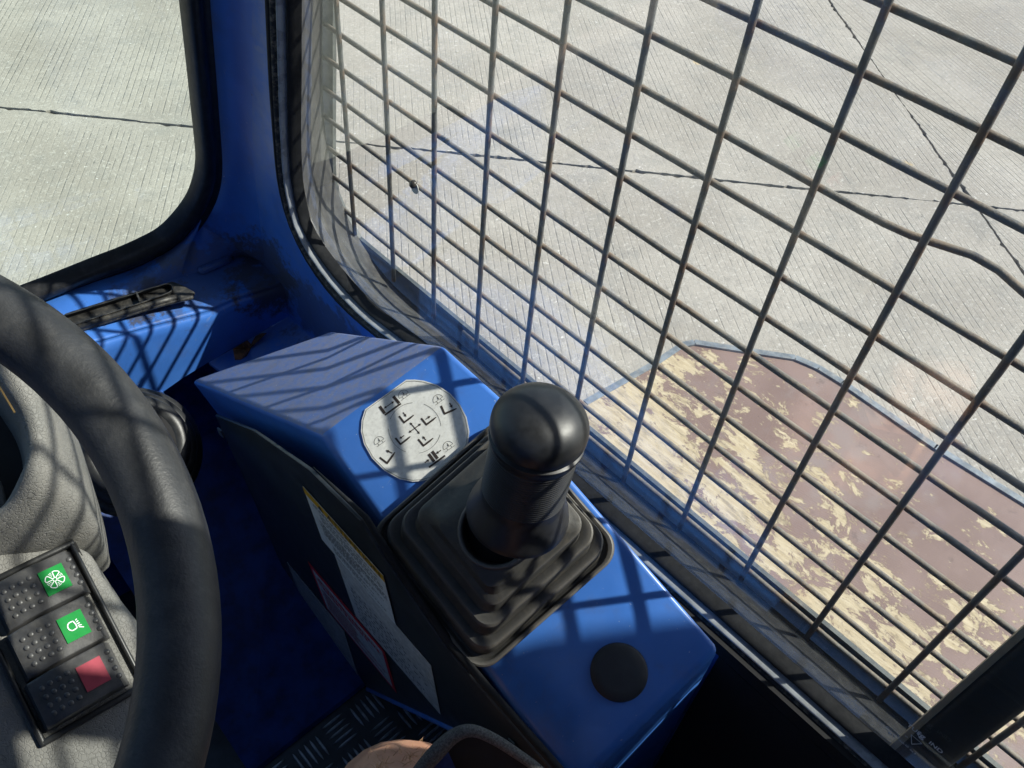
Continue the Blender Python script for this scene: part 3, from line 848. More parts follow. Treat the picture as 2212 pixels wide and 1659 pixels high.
# ------------------------------------------------------------------ control console
CN = unit(A(-.637, -.31, 1)); CO = onx((1080, 850), -.095)
def fc(px, h=0.0): return onpl(px, CO, CN) + CN * h
FL, FR, R1, R2, E2 = fc((690, 940)), fc((960, 742)), fc((1080, 850)), fc((1560, 1400)), fc((1238, 1709))
XP = -.213
A1 = onx((410, 820), XP); B1 = onx((720, 712), -.102)
con = empty('control_console', A(-.16, -.3, FLOOR_Z), 'blue steel control console beside the window carrying joystick, diagram decal and black cap', 'control console')
m = MB()
dn_ = A(0.02, 0, -1)
bott = {}
topring = [A1, B1, FR, R1, R2, E2, FL]
zb = -.62
botring = [A(p[0], p[1], zb) for p in topring]
botring[0] = A(XP + .07, A1[1] - .06, zb); botring[6] = A(XP + .07, FL[1], zb)
botring[5] = A(XP + .07, E2[1], zb)
V = topring + botring
m.add(V, [(1, 0, 6, 2), (2, 6, 5, 4, 3)] + [(i, (i + 1) % 7, (i + 1) % 7 + 7, i + 7) for i in range(7)])
hs = m.build('housing', BLUE_BOX, con, bevel=.006, seg=4)
hs.data.materials.append(BLUE_DUSTY)
fwn = unit(np.cross(B1 - A1, FL - A1)); fwn = fwn if fwn[2] > 0 else -fwn
hs.data.polygons[0].material_index = 1                     # the forward facet is dull with dust
# side plate
PNX = unit(A(-1, 0, -.09)); PO = A(XP - .005, -.25, -.30)
def sp_(px, h=0.0): return onpl(px, PO, PNX) + PNX * h
plate_px = [(464, 897), (547, 931), (667, 1015), (777, 1125), (828, 1206), (963, 1400), (1038, 1490), (1179, 1652), (1240, 1722), (1130, 1690), (991, 1579), (860, 1517), (740, 1460), (690, 1425), (605, 1215), (530, 1040)]
MB().prism([sp_(p) for p in plate_px], -PNX * .003).build('side_plate', PLATE, con, bevel=.0008)
lipm = MB(); lipm.tube([sp_(p, .0) for p in [(740, 1462), (860, 1519), (991, 1581), (1130, 1692)]], .003, 8); lipm.build('plate_lip', BLUE_BOX, con, smooth=True)
gas = MB(); gas.tube([sp_(p, -.002) for p in [(672, 1012), (786, 1122), (836, 1202), (970, 1396), (1046, 1486), (1188, 1648), (1248, 1720)]], [.0004, .0024, .0030, .0032, .0032, .0032, .0032], 8); gas.build('edge_gasket', RUBBER, con, smooth=True)
bolt_p = sp_((1115, 1610), .001)
MB().lathe(bolt_p, PNX, [(.008, 0), (.008, .0012), (.0055, .0013), (.0055, .005)], 6, True).build('bolt', simple('dark_bolt', (.05, .055, .06), .35, .8), con)
bp = sp_((478, 934), .0005)
MB().obox(bp, unit(A(0, -.9, .3)), unit(A(0, .3, .9)), PNX, .009, .009, .002).build('plate_clip', flat('pale_clip', (.16, .17, .17), .5), con)

# stickers on the side plate
def z5(x, y): return (604.8 + .32288 * x, 1019.5 + .32288 * y)
WHITE_S = simple('dull_white_sticker', (.66, .66, .65), .5, var=.10, scale=120, dust=.3, dustcol=(.25, .24, .22))
GREY_S = simple('worn_grey_sticker', (.52, .50, .48), .6, var=.15, scale=90, dust=.5, dustcol=(.17, .16, .15))
TAN_S = simple('bare_tan_sticker', (.36, .335, .30), .7, var=.2, scale=120, dust=.5, dustcol=(.14, .13, .12))
YEL = flat('yellow_band', (.66, .36, .015), .5)
RED = flat('red_print', (.55, .018, .028), .5)
INK = flat('dark_ink', (.03, .03, .035), .5)
GINK = flat('faded_ink', (.13, .125, .13), .6)
def sticker(quad, mat, h, name, parent=con, label=None):
    pts = [sp_(z5(*q), h) for q in quad]
    o = MB().prism(pts, PNX * .0003).build(name, mat, parent, label=label)
    return o
def quadpt(quad, u, v, h):
    tl, tr, br, bl = [sp_(z5(*q), h) for q in quad]
    return (tl * (1 - u) + tr * u) * (1 - v) + (bl * (1 - u) + br * u) * v
def print_lines(quad, u0, u1, v0, v1, n, fill, mat, h, name, parent, gap=.012, seed=1):
    r = random.Random(seed); m = MB()
    for k in range(n):
        v = v0 + (v1 - v0) * (k + .5) / n; dv = (v1 - v0) / n * fill / 2
        u = u0 + r.random() * .02; end = u1 - (r.random() ** 3) * (u1 - u0) * .5
        while u < end:
            w = .008 + r.random() * .035; w = min(w, end - u)
            m.poly([quadpt(quad, u, v - dv, h), quadpt(quad, u + w, v - dv, h), quadpt(quad, u + w, v + dv, h), quadpt(quad, u, v + dv, h)])
            u += w + gap * (.5 + r.random())
    return m.build(name, mat, parent, kind='stuff')
Q1 = [(162, 88), (700, 685), (782, 1015), (290, 445)]
Q2 = [(372, 552), (1015, 1290), (1080, 1622), (512, 962)]
Q3 = [(190, 593), (705, 1200), (785, 1478), (312, 905)]
Q4 = [(50, 600), (432, 1062), (525, 1362), (185, 940)]
s2 = sticker(Q2, GREY_S, .0006, 'sticker', label='worn pale grey sticker with faded print, lowest on the plate')
s1 = sticker(Q1, WHITE_S, .0012, 'sticker', label='white warning sticker with a yellow top band')
s3 = sticker(Q3, RED, .0006, 'sticker', label='red bordered sticker with red print')
s4 = sticker(Q4, TAN_S, .0005, 'sticker', label='bare tan sticker left of the red one')
def band(quad, u0, u1, v0, v1, mat, h, name, parent):
    return MB().poly([quadpt(quad, u0, v0, h), quadpt(quad, u1, v0, h), quadpt(quad, u1, v1, h), quadpt(quad, u0, v1, h)]).build(name, mat, parent)
band(Q1, .0, 1.0, .0, .125, YEL, .0017, 'yellow_band', s1)
tl, tr, bl = quadpt(Q1, .30, .105, .0020), quadpt(Q1, .8, .105, .0020), quadpt(Q1, .30, .02, .0020)
text_obj('band_text', 'ATTENTION', tl, tr - tl, bl - tl, .0125, INK, s1)
tri = [quadpt(Q1, .18, .105, .002), quadpt(Q1, .25, .105, .002), quadpt(Q1, .215, .02, .002)]
MB().poly(tri).build('warning_triangle', INK, s1)
print_lines(Q1, .08, .9, .15, .22, 2, .5, GINK, .0017, 'print', s1, seed=2)
print_lines(Q1, .15, .95, .25, .40, 3, .45, GINK, .0017, 'print', s1, seed=3)
print_lines(Q1, .10, .97, .44, .72, 7, .5, GINK, .0017, 'print', s1, seed=4)
print_lines(Q1, .2, .9, .78, .92, 3, .45, GINK, .0017, 'print', s1, seed=5)
print_lines(Q2, .08, .92, .30, .92, 9, .4, GINK, .0011, 'print', s2, gap=.03, seed=6)
MB().prism([quadpt(Q3, .04, .09, .0009), quadpt(Q3, .955, .09, .0009), quadpt(Q3, .955, .93, .0009), quadpt(Q3, .04, .93, .0009)], PNX * .0002).build('panel', GREY_S, s3)
print_lines(Q3, .08, .92, .16, .34, 2, .7, RED, .0013, 'print', s3, seed=7)
print_lines(Q3, .08, .92, .40, .86, 6, .6, flat('pink_print', (.42, .14, .15), .6), .0013, 'print', s3, seed=8, gap=.006)

# diagram decal
def z4(x, y): return ((870 + x * 370 / 1980) * .8640625, (920 + y * 370 / 1980) * .8640625)
dec_px = [(235, 555), (785, 160), (900, 158), (1020, 172), (1200, 230), (1370, 340), (1500, 490), (1590, 660), (1628, 850), (1610, 1010), (1545, 1160),
          (1440, 1290), (1310, 1390), (1150, 1470), (1000, 1512), (870, 1522), (700, 1490), (500, 1380), (330, 1210), (222, 1020), (180, 850), (190, 700)]
DEC = simple('decal_white', (.70, .70, .67), .45, var=.07, scale=200, dust=.35, dustcol=(.38, .37, .34))
BROWN_INK = flat('brown_black_ink', (.040, .030, .026), .5)
decal = MB().prism([fc(z4(*p), .0008) for p in dec_px], CN * .0004).build('diagram_decal', DEC, con, label='round white joystick diagram with two flat sides')
def stroke(mb, pts, w, h=.0014, taper=None):
    P = [np.array(p, float) for p in pts]
    for a, b in zip(P, P[1:]):
        t = (b - a) / np.linalg.norm(b - a); o = np.array([-t[1], t[0]]) * w / 2
        e = t * w * .0
        mb.poly([fc(z4(*q), h) for q in (a - o - e, b - o + e, b + o + e, a + o - e)])
def arrow(mb, a, b, w=12, hd=34, both=False):
    a, b = np.array(a, float), np.array(b, float); t = (b - a) / np.linalg.norm(b - a); o = np.array([-t[1], t[0]])
    s = a + (t * hd * .8 if both else 0)
    stroke(mb, [s, b - t * hd * .8], w, .0014)
    mb.poly([fc(z4(*q), .0015) for q in (b, b - t * hd + o * hd * .55, b - t * hd - o * hd * .55)])
    if both: mb.poly([fc(z4(*q), .0015) for q in (a, a + t * hd + o * hd * .55, a + t * hd - o * hd * .55)])
def fork(mb, a, b, c, w1=26, w2=24):
    stroke(mb, [a, b], w1, .0014); 
    b, c = np.array(b, float), np.array(c, float); t = (c - b) / np.linalg.norm(c - b); o = np.array([-t[1], t[0]])
    mb.poly([fc(z4(*q), .00145) for q in (b - o * w2 / 2 - t * 8, b + o * w2 / 2 - t * 8, c - t * 60 + o * w2 / 2, c + o * 3, c - t * 8 - o * 9, c - t * 60 - o * w2 / 2)])
sy = MB()
fork(sy, (690, 645), (757, 732), (890, 632)); arrow(sy, (742, 597), (790, 655), 13, 36)
fork(sy, (985, 675), (1055, 760), (1190, 660)); arrow(sy, (1045, 690), (1110, 645), 12, 34)
fork(sy, (640, 938), (710, 1022), (845, 918)); arrow(sy, (758, 905), (695, 948), 12, 34)
fork(sy, (945, 955), (1017, 1042), (1150, 940)); arrow(sy, (1050, 970), (1003, 912), 13, 36)
arrow(sy, (835, 730), (968, 884), 12, 34, True); arrow(sy, (985, 745), (820, 868), 12, 34, True)
fork(sy, (1250, 508), (1297, 615), (1462, 545), 28, 26); arrow(sy, (1365, 470), (1402, 540), 15, 42)
fork(sy, (432, 1198), (530, 1275), (640, 1125), 26, 26); arrow(sy, (600, 1142), (515, 1100), 15, 40)
for a, b, w in [((430, 515), (500, 612), 40), ((612, 380), (692, 475), 40), ((500, 632), (715, 478), 24)]: stroke(sy, [a, b], w)
arrow(sy, (490, 543), (622, 450), 11, 34, True)
for a, b, w in [((1085, 1150), (1160, 1255), 42), ((1130, 1115), (1205, 1215), 42), ((1090, 1330), (1305, 1172), 24)]: stroke(sy, [a, b], w)
arrow(sy, (1250, 1102), (1185, 1148), 13, 36); arrow(sy, (1033, 1268), (1098, 1222), 13, 36)
sy.build('fork_symbols', BROWN_INK, decal, weld=False)
th = MB()
for (x, y) in [(755, 370), (1215, 430), (430, 990), (1350, 1055)]:
    arcp = []
    for k in range(13):
        an = math.pi * (1 + k / 12.0); r = 72
        u, v = math.cos(an) * r, math.sin(an) * r * 1.0
        ca, sa = math.cos(-.62), math.sin(-.62)
        arcp.append((x + u * ca - v * sa, y + u * sa + v * ca))
    stroke(th, arcp + [arcp[0]], 5)
    t = np.array([math.cos(-.62), math.sin(-.62)]); nrm = np.array([-t[1], t[0]])
    c0 = np.array([x, y]) + nrm * 34
    stroke(th, [c0 - t * 70, c0 + t * 76], 5); stroke(th, [c0 - t * 30, c0 - t * 30 - nrm * 30], 5); stroke(th, [c0 + t * 34, c0 + t * 34 - nrm * 30], 5)
    arrow(th, (x - 20, y - 48), (x + 5, y - 5), 7, 24)
cx, cy, R0 = 900, 805, 350
for a0, a1 in ((200, 265), (290, 355), (15, 80), (110, 178)):
    stroke(th, [(cx + R0 * math.cos(math.radians(a)), cy + R0 * math.sin(math.radians(a)) * .97) for a in np.linspace(a0, a1, 16)], 4.5)
cen = np.array([900, 845])
ol = [tuple(cen + (np.array(p) - cen) * .972) for p in dec_px]
stroke(th, ol + [ol[0]], 5)
th.build('thin_outlines', flat('thin_outline_ink', (.07, .065, .06), .5), decal, weld=False)

# round blanking cap
cc = fc((1337, 1452))
rad = np.linalg.norm(fc((1399, 1452)) - fc((1275, 1452))) / 2
MB().lathe(cc, CN, [(rad * 1.01, .0002), (rad * 1.0, .0018), (rad * .96, .0028), (rad * .6, .0031), (rad * .02, .0032)], 48).build('blanking_cap', simple('cap_plastic', (.026, .03, .034), .55, bump=.15, bscale=1200), con, smooth=True, label='round black blanking cap')

# ------------------------------------------------------------------ joystick
def z6(x, y): return ((800 + x * .49419) * .8640625, (880 + y * .49419) * .8640625)
bl_, bb_, br_ = fc(z6(300, 905)), fc(z6(820, 1600)), fc(z6(1502, 1000))
JX = unit(br_ - bb_); JY = unit(bl_ - bb_); JY = unit(JY - JX * np.dot(JX, JY))
side = (np.linalg.norm(br_ - bb_) + np.linalg.norm(bl_ - bb_)) / 2 
JC = bb_ + JX * np.linalg.norm(br_ - bb_) / 2 + JY * np.linalg.norm(bl_ - bb_) / 2
hx, hy = np.linalg.norm(br_ - bb_) / 2 * 1.06, np.linalg.norm(bl_ - bb_) / 2 * 1.06
joy = empty('joystick', JC, 'black joystick with domed grip rising from a square stepped rubber boot on the console', 'joystick')
def rrect(s, h, rc, cen=(0, 0), n=8):
    pts = []
    ax, ay = hx * s, hy * s; r = rc
    for qx, qy, a0 in ((1, 1, 0), (-1, 1, 90), (-1, -1, 180), (1, -1, 270)):
        for k in range(n + 1):
            a = math.radians(a0 + 90 * k / n)
            pts.append(JC + JX * (cen[0] + qx * (ax - r) + r * math.cos(a)) + JY * (cen[1] + qy * (ay - r) + r * math.sin(a)) + CN * h)
    return pts
prof = [(1.0, .0008, .017), (1.0, .0060, .017), (.994, .0078, .017), (.978, .0086, .016), (.95, .0080, .016), (.925, .0055, .015), (.900, .0050, .015),
        (.892, .0056, .015), (.888, .0140, .0145), (.882, .0158, .014), (.868, .0168, .014), (.81, .0166, .013), (.785, .0160, .013),
        (.777, .0166, .013), (.773, .0250, .0125), (.767, .0268, .012), (.752, .0278, .012), (.69, .0276, .011), (.665, .0270, .011),
        (.657, .0276, .011), (.652, .0352, .0105), (.646, .0370, .010), (.630, .0380, .010), (.58, .0392, .010), (.51, .0430, .0095), (.45, .0475, .009)]
JPL = onpl(z6(906, 845), JC + CN * .038, CN) - (JC + CN * .038)
JHL = onpl(z6(888, 905), JC + CN * .050, CN) - (JC + CN * .050)
rows = []
for s, h, r in prof:
    k_ = min(1, max(0, (h - .008) / .030))
    d_ = JPL * k_
    if h > .040: d_ = JPL + (JHL - JPL) * (h - .040) / .010
    rows.append(rrect(s, h, r, (np.dot(d_, JX), np.dot(d_, JY))))
def circ(r, h, cen):
    out_ = []
    for a0 in (0, 90, 180, 270):
        for k in range(9):
            a = math.radians(a0 + 90 * k / 8 * .999)
            out_.append(JC + JX * (cen[0] + r * math.cos(a)) + JY * (cen[1] + r * math.sin(a)) + CN * h)
    return out_
hc = (np.dot(JHL, JX), np.dot(JHL, JY))
rows += [circ(.0265, .0500, hc), circ(.0258, .0528, hc), circ(.0248, .0540, hc), circ(.0236, .0540, hc), circ(.0226, .0528, hc), circ(.0222, .036, hc)]
MB().poly(circ(.0224, .037, hc)).build('boot_inside', VOID, joy)
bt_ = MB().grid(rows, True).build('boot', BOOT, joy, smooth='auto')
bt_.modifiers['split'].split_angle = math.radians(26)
JB = onpl(z6(1000, 812), JC + CN * .058, CN)               # collar
JH = onpl(z6(1107, 392), JC + CN * .126, CN)               # middle of the head
ax = unit(JH - JB); Lg = np.linalg.norm(JH - JB)
def pxr(px, p): return px / F_PX * np.linalg.norm(p - CAM)
rc_, rg_, rh_ = pxr(111, JB), pxr(93, (JB + JH) / 2), pxr(107, JH)
gp_ = [(.012, -.03), (.012, -.004), (rc_ * .90, -.004), (rc_ * .985, -.0025), (rc_, .0005), (rc_ * .985, .003), (rc_ * .95, .008), (rg_ * 1.03, .019), (rg_ * 1.0, .026)]
z = .028
while z < Lg - .016:
    gp_ += [(rg_ * 1.012, z), (rg_ * 1.012, z + .0010), (rg_, z + .0013), (rg_, z + .0019)]; z += .0022
z = Lg - .012
gp_ += [(rg_ * 1.02, z), (rh_ * .97, z + .002), (rh_ * 1.0, z + .004), (rh_ * 1.0, z + .0062), (rh_ * .93, z + .0074), (rh_ * .925, z + .0086), (rh_ * .985, z + .0098), (rh_ * 1.01, z + .0125), (rh_ * 1.01, z + .0155)]
for a in np.linspace(8, 90, 12):
    gp_.append((rh_ * 1.01 * math.cos(math.radians(a)) ** .86 if a < 89 else .0005, z + .0155 + .0195 * math.sin(math.radians(a))))
MB().lathe(JB, ax, gp_, 64).build('grip', GRIP, joy, smooth='auto')

# ------------------------------------------------------------------ steering wheel and column
WC, WNR = A(-.5294, -.3401, .0287), unit(A(-.0186, -.4142, 1))
swh = empty('steering_wheel', WC, 'thick black textured steering wheel rim at the left', 'steering wheel')
wu = unit(np.cross(A(0, 1, 0), WNR)); wv = np.cross(WNR, wu)
MB().tube([WC + .175 * (math.cos(a) * wu + math.sin(a) * wv) for a in np.linspace(0, 2 * math.pi, 121)[:-1]], .0163, 28, closed=True).build('rim', WHEEL, swh, smooth=True)
for ang in (math.radians(178), math.radians(262)):
    d = math.cos(ang) * wu + math.sin(ang) * wv
    s = np.cross(WNR, d)
    MB().grid([[WC + d * r + s * (w * math.cos(a)) + WNR * (zz + .006 * math.sin(a)) for a in [2 * math.pi * k / 14 for k in range(14)]]
               for r, w, zz in ((.03, .026, -.03), (.09, .020, -.022), (.145, .016, -.006), (.172, .018, 0))], True).build('spoke', WHEEL, swh, smooth=True)
MB().lathe(WC - WNR * .05, WNR, [(.035, 0), (.042, .01), (.042, .026), (.03, .034), (.001, .036)], 40, True).build('hub', PLASTIC, swh, smooth=True)

DDP = .55
PN = unit(A(0, -.4142, 1)); PO2 = CAM + ray((130, 1390)) * DDP
def pp(px, h=0.0): return onpl(px, PO2, PN) + PN * h
SWP = simple('switch_plastic', (.060, .060, .061), .40, bump=.12, bscale=900, dust=.25, dustcol=(.16, .15, .13), scale=110)
colm = empty('steering_column', PO2 - A(.1, 0, .6), 'grey moulded steering column cowl with switch panel and dark recess', 'steering column')
edge = [(-60, 1195), (40, 1165), (130, 1170), (190, 1182), (212, 1232), (258, 1292), (303, 1350), (342, 1430), (372, 1540), (385, 1660), (395, 1800), (-300, 1800), (-300, 1195)]
epts = [pp(p, -.0005) for p in edge]
MB().prism(epts, A(0.004, .02, -.10)).build('switch_panel', VINYL, colm, bevel=.006, seg=4)
# cowl: ridge round a dark recess
cav = [(-40, 770), (0, 834), (41, 909), (72, 959), (87, 1006), (87, 1041), (72, 1072), (33, 1113), (-5, 1130), (-50, 1150)]
rdg = [(0, 730), (50, 810), (100, 880), (128, 945), (140, 1005), (137, 1060), (115, 1110), (62, 1152), (0, 1172), (-60, 1192)]
shd = [(30, 735), (90, 830), (132, 905), (160, 965), (182, 1040), (190, 1090), (175, 1130), (90, 1172), (0, 1188), (-60, 1206)]
outr = [(50, 720), (105, 830), (148, 905), (176, 968), (196, 1042), (206, 1105), (203, 1150), (110, 1192), (0, 1206), (-60, 1222)]
def crv(px, h): return [A(*p) for p in resample(spline([pp(q, hh) for q, hh in zip(px, h)], 6), 60)]
H = [.060, .058, .056, .054, .052, .050, .045, .030, .022, .018]
rows = [crv([(x - 55, y - 10) for x, y in cav], [-.02] * 10), crv([(x - 14, y + 0) for x, y in cav], [h - .02 for h in H]), crv(cav, [h - .002 for h in H]),
        crv([((a[0] * .7 + b[0] * .3), (a[1] * .7 + b[1] * .3)) for a, b in zip(cav, rdg)], [h + .004 for h in H]),
        crv([((a[0] * .35 + b[0] * .65), (a[1] * .35 + b[1] * .65)) for a, b in zip(cav, rdg)], [h + .003 for h in H]),
        crv(rdg, [h - .006 for h in H]), crv(shd, [h * .6 - .008 for h in H]), crv(outr, [-.004] * 10), crv(outr, [-.10] * 10)]
MB().grid(rows).build('cowl', VINYL, colm, smooth=True)
MB().poly([pp(p, .004) for p in [(-200, 780), (0, 820), (60, 930), (85, 1010), (80, 1060), (35, 1112), (-100, 1160), (-300, 1100)]]).build('recess', simple('recess_black', (.02, .02, .02), .8), colm)
MB().prism([pp(p, .010) for p in [(-20, 1030), (14, 1058), (26, 1112), (-10, 1135), (-60, 1150), (-120, 1060)]], PN * .008).build('inner_block', VINYL, colm, bevel=.002)
MB().tube([pp(p, .052) for p in [(-6, 838), (36, 915), (64, 962)]], .0006, 6).build('gold_edge', flat('brass_edge', (.12, .08, .03), .5), colm)
MB().lathe(PO2 + A(-.02, .06, -.25), PN, [(.05, -.25), (.05, .15)], 24).build('column_tube', VOID, colm, smooth=True)
# rubber gaiter behind the column
gc = onpl((292, 968), A(0, .04, 0), unit(A(.1, 1, -.35)))
gn = unit(A(.0, -.55, .8))
gai = empty('column_gaiter', gc, 'black ribbed rubber gaiter low behind the steering wheel', 'gaiter')
for k, (R_, zz) in enumerate(((.054, 0), (.047, .014), (.040, .028))):
    MB().tube([gc + gn * (zz - .02) + R_ * (math.cos(a) * unit(np.cross(gn, A(1, 0, 0))) + math.sin(a) * A(1, 0, 0)) for a in np.linspace(0, 2 * math.pi, 49)[:-1]], .009, 10, closed=True).build('rib', PLASTIC, gai, smooth=True)
MB().lathe(gc - gn * .03, gn, [(.05, 0), (.035, .045), (.001, .046)], 30).build('sleeve', VOID, gai, smooth=True)

# rocker switches
SX = unit(A(.9961, -.0819, -.0339)); SX = unit(SX - PN * np.dot(SX, PN)); SY = np.cross(PN, SX)
def z6s(x, y): return (x * .21876, 1192.4 + y * .21876)
GREEN = flat('green_lens', (.012, .25, .05), .3, .05, .5)
REDL = flat('faded_red_lens', (.34, .045, .07), .4, .15, .5, 90)
ICON = flat('icon_white', (.80, .86, .84), .4)
pitch, shift, LEN, WID = .0278, .0020, .0460, .0270
s2c = pp(z6s(540, 880)) + SX * .0020
def rocker(k, lensmat, label, icon, tilt, sgrp):
    c = s2c + SY * pitch * k + SX * shift * k
    t = empty('rocker_switch', c, label, 'switch', sgrp)
    n = 14
    def hgt(u):                                           # u 0 left .. 1 right
        return .0125 + tilt * (u - .62) - .014 * max(0, .45 - u) ** 1.3 * 1.6
    rows = []
    for i in range(n + 1):
        u = i / n; x = (u - .5) * LEN
        e = min(1, min(u, 1 - u) / .045); e = math.sqrt(max(0, 1 - (1 - e) ** 2))
        r = []
        for s in (-1, -.985, -.94, -.86, 0, .86, .94, .985, 1):
            q = abs(s); drop = 0 if q <= .86 else (.0030 if q == 1 else (.0014 if q > .97 else .0004))
            if q == 1: drop = .012
            h = (hgt(u) - drop) * 1 - (1 - e) * .004
            if i in (0, n): h = -.003
            r.append(c + SX * x + SY * (s * WID / 2 * (.97 + .03 * e)) + PN * h)
        rows.append(r)
    MB().grid(rows).build('rocker', SWP, t, smooth='auto')
    def on(u, v, h=.0): return c + SX * ((u - .5) * LEN) + SY * (v * WID / 2) + PN * (hgt(u) + h)
    u0, u1, vv = .575, .845, .53
    MB().prism([on(u0, -vv, .0001), on(u1, -vv, .0001), on(u1, vv, .0001), on(u0, vv, .0001)], PN * .0006).build('lens', lensmat, t)
    dots = MB()
    cols = [(.48, (-.55, -.2, .16, .52)), (.385, (-.57, -.22, .14, .5)), (.29, (-.55, -.2, .16, .52)), (.195, (-.57, -.22, .14, .5))]
    if k == 0: cols = cols[:]
    cols.append((.93, (-.55, -.2, .16, .52)))
    for u, vs in cols:
        for v in vs:
            dots.lathe(on(u, v, -.0002), PN, [(.0016, 0), (.0014, .0004), (.0009, .0007), (.0001, .0008)], 10)
    dots.build('grip_dots', SWP, t, smooth=True, kind='stuff')
    if icon:
        m = MB(); uc, lw = (u0 + u1) / 2, (u1 - u0)
        S_ = .0060                                 # half size of the lens in metres
        def ip(x, y): return on(uc + x * S_ * .98 / LEN, y * S_ * .98 / (WID / 2), .0010)
        def ln(pts, w):
            P = [np.array(p, float) for p in pts]
            for a, b in zip(P, P[1:]):
                tt_ = (b - a) / (np.linalg.norm(b - a) + 1e-9); o = np.array([-tt_[1], tt_[0]]) * w / 2
                m.poly([ip(*(a - o)), ip(*(b - o)), ip(*(b + o)), ip(*(a + o))])
        if icon == 'fan':
            for q in range(4):
                b = math.radians(90 * q + 62)
                pl = lambda r, a: (r * math.cos(b + a), r * math.sin(b + a))
                ln([pl(.22, -.3), pl(.74, -.42), pl(.80, -.2), pl(.80, .2), pl(.74, .42), pl(.22, .3)], .085)
                b2 = b + math.radians(45)
                for rr, ww in ((.72, .2), (.58, .17), (.44, .14)):
                    ln([(rr * math.cos(b2 - ww), rr * math.sin(b2 - ww)), (rr * math.cos(b2 + ww), rr * math.sin(b2 + ww))], .055)
            ln([(.17 * math.cos(a), .17 * math.sin(a)) for a in np.linspace(0, 2 * math.pi, 17)], .07)
        else:
            body = [(-.05 + .32 * math.cos(a) - .12, .06 + .40 * math.sin(a)) for a in np.linspace(math.radians(80), math.radians(280), 15)]
            ln(body + [(.16, -.28), (.19, .06), (.10, .44), body[0]], .10)
            for yy, x1, y1 in ((.40, .46, .48), (.22, .50, .26), (.05, .54, .03), (-.12, .60, -.22), (-.27, .68, -.50)):
                ln([(.30, yy), (x1, y1)], .085)
        m.build('icon', ICON, t, weld=False)
    return t
G3 = 'rocker switches on the column panel'
rocker(1, GREEN, 'black rocker switch with a white fan symbol on its green lens', 'fan', -.004, G3)
rocker(0, GREEN, 'black rocker switch with a white work lamp symbol on its green lens', 'lamp', -.004, G3)
rocker(-1, REDL, 'black rocker switch with a plain faded red lens', None, -.004, G3)
bz = MB()
c_ = s2c
bh = 1.5 * pitch + .0035
for (ox, oy, sx, sy) in ((0, -bh, LEN + .011, .0035), (0, bh, LEN + .011, .0035), (-LEN / 2 - .004, 0, .0032, 2 * bh + .0035), (LEN / 2 + .0035, 0, .0026, 2 * bh + .0035)):
    bz.obox(c_ + SX * ox + SY * oy + PN * .001, SX, SY, PN, sx, sy, .0045)
bz.build('switch_bezel', PLASTIC, colm, bevel=.0012)
MB().obox(c_ + PN * -.003, SX, SY, PN, LEN + .012, 3 * pitch + .010, .004).build('switch_well', VOID, colm)

# ------------------------------------------------------------------ leaf on the shelf
def z8(x, y): return (345.6 + .2344 * x, 475 + .2344 * y)
ZSH = -.372
lf = [(672, 1190), (690, 1288), (745, 1285), (800, 1250), (850, 1160), (905, 1100), (985, 1040), (930, 1045), (860, 1082), (800, 1112), (735, 1150)]
m = MB()
lp = [onz(z8(*q), ZSH + .006 + .008 * math.sin(k * 1.3)) for k, q in enumerate(lf)]
cen = sum(lp) / len(lp) - A(0, 0, .006)
for a, b in zip(lp, lp[1:] + lp[:1]): m.poly([a, b, cen])
m2 = [tuple(np.array(v) - A(0, 0, .0006)) for v in m.v]
m.add(m2, [tuple(i for i in f) for f in m.f])
leaf = m.build('fallen_leaf', simple('dry_leaf', (.15, .072, .028), .7, var=.45, scale=160, bump=.4), None)
tag(leaf, 'dry curled brown leaf lying on the blue shelf beside the console', 'leaf')

# ------------------------------------------------------------------ person: knee and shorts at the bottom edge
def skin():
    m = Mat('fair_skin')  # plain skin tone, mottled at random
    c = m.mix(m.ramp(m.noise(60, 4), .35, .65), (.50, .26, .17), (.60, .33, .22))
    c = m.mix(m.math('MULTIPLY', m.ramp(m.noise(400, 3), .6, .75), .3), c, (.38, .17, .11))
    b = m.n('ShaderNodeBsdfPrincipled'); m.link(c, b.inputs['Base Color']); b.inputs['Roughness'].default_value = .5
    b.inputs['Subsurface Weight'].default_value = .12; b.inputs['Subsurface Radius'].default_value = (.01, .004, .002); b.inputs['Subsurface Scale'].default_value = .4
    m.link(m.bump(m.noise(350, 4), .2, .0008), b.inputs['Normal']); m.link(b.outputs[0], m.out.inputs['Surface']); return m.m
SKIN = skin()
NAVY = simple('navy_shorts', (.018, .04, .16), .85, bump=.4, bscale=1500, var=.2, scale=200)
HEM = simple('black_fleece_hem', (.085, .086, .085), .95, bump=.8, bscale=1400, bdist=.001, var=.5, scale=800, dust=.5, dustcol=(.20, .20, .18))
per = empty('person', A(-.40, -.75, FLOOR_Z), 'seated person whose hairy bare knee shows below dark shorts at the bottom edge', 'person')
def at(px, dist): return CAM + ray(px) * dist
kn = at((890, 1806), .63)
hip = A(-.43, -.98, -.27)
def limb(pts, rads, n=24):
    P = spline(pts, 6); rr = np.interp(np.linspace(0, 1, len(P)), np.linspace(0, 1, len(rads)), rads)
    return MB().tube(P, list(rr), n)
down = A(0, .10, -1)
leg = limb([hip, hip * .6 + kn * .4 + A(0, 0, .012), hip * .25 + kn * .75 + A(0, 0, .006), kn, kn + A(0, .018, -.03), kn + A(-.005, .02, -.10), kn + A(-.01, .0, -.22), kn + A(-.012, -.02, -.34), kn + A(-.012, -.02, -.42)],
           [.080, .070, .058, .0525, .049, .047, .050, .042, .036])
leg.build('leg', SKIN, per, smooth=True)
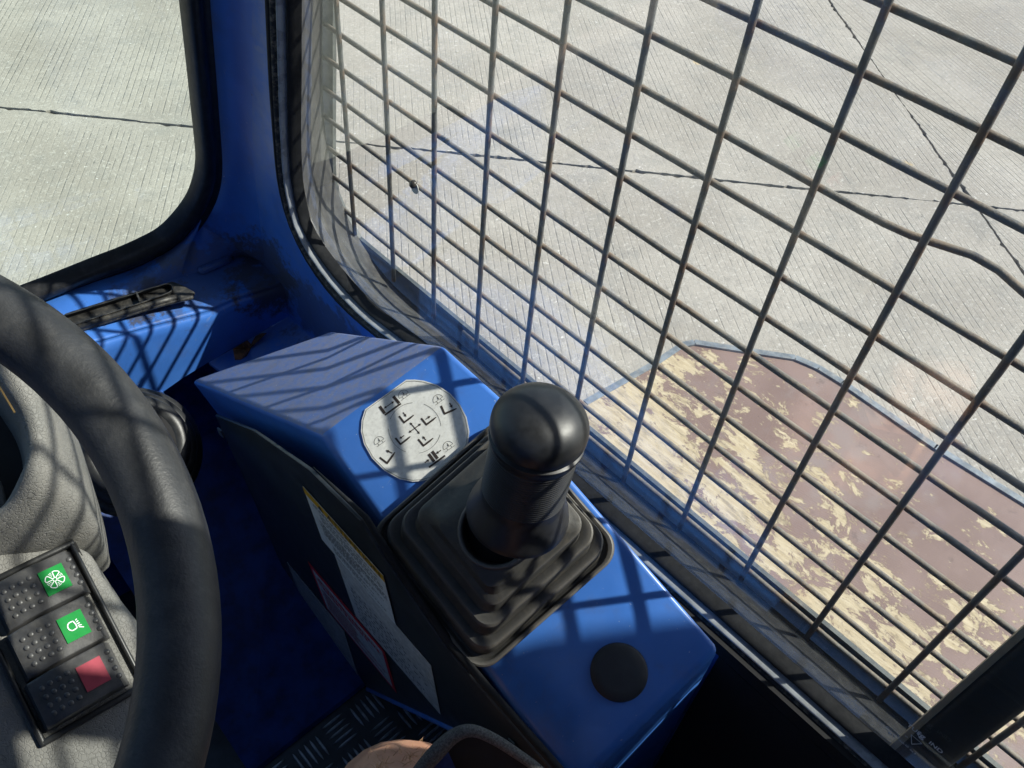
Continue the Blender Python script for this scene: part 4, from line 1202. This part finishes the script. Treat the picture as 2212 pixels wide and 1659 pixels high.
limb([hip, hip * .6 + kn * .4 + A(0, 0, .012), hip * .33 + kn * .67 + A(0, 0, .008), hip * .13 + kn * .87 + A(0, 0, .002)], [.092, .083, .074, .064]).build('shorts_leg', NAVY, per, smooth=True)
inner = limb([at((985, 1960), .53), at((966, 1770), .55), at((962, 1718), .556)], [.026, .024, .021])
inner.build('thigh', SKIN, per, smooth=True)
hem_px = [(870, 1720), (912, 1660), (946, 1622), (980, 1590), (1018, 1578), (1064, 1595), (1118, 1629), (1165, 1664), (1230, 1730)]
hem = [A(*p) for p in resample(spline([at(p, d) for p, d in zip(hem_px, [.585, .58, .572, .565, .56, .562, .568, .575, .58])], 6), 40)]
MB().tube(hem, list(np.interp(np.linspace(0, 1, 40), [0, .25, .5, 1], [.0045, .0052, .0034, .0026])), 12).build('shorts_hem', HEM, per, smooth=True)
cenp = at((1060, 1800), .53)
rows = [hem]
for t in (.15, .4, .7, 1): rows.append([p + (cenp - p) * t - A(0, .01, .045) * math.sin(math.pi * min(t, .5)) for p in hem])
MB().grid(rows).build('shorts_lining', simple('black_lining', (.008, .009, .012), .9, bump=.3, bscale=900), per, smooth=True)
back = A(-.02, -.10, -.02)
MB().grid([[p + A(0, 0, -.002) + back * t - A(0, 0, .03) * t for p in hem[:13]] for t in (0, .3, .7, 1)]).build('shorts_leg', NAVY, per, smooth=True)
hr = MB()
rh = random.Random(3)
for k in range(260):
    a = rh.uniform(-.3, 3.2); b = rh.uniform(-.1, 1.5)
    nrm = unit(A(math.cos(a) * math.cos(b), .75 * math.sin(b) + .2, math.sin(abs(a)) * .8 + .2))
    base = kn + nrm * .0515
    dirv = unit(nrm * .5 + A(rh.uniform(-.8, .8), rh.uniform(-.4, .9), rh.uniform(-.4, .4)))
    side_ = unit(np.cross(dirv, A(rh.random(), rh.random(), rh.random())))
    L = rh.uniform(.004, .011)
    hr.tube([base, base + dirv * L * .5 + side_ * L * .1, base + dirv * L * .8 + side_ * L * .4], [.00022, .00017, .00008], 3)
hr.build('leg_hair', flat('fair_hair', (.42, .24, .12), .5), per, kind='stuff')
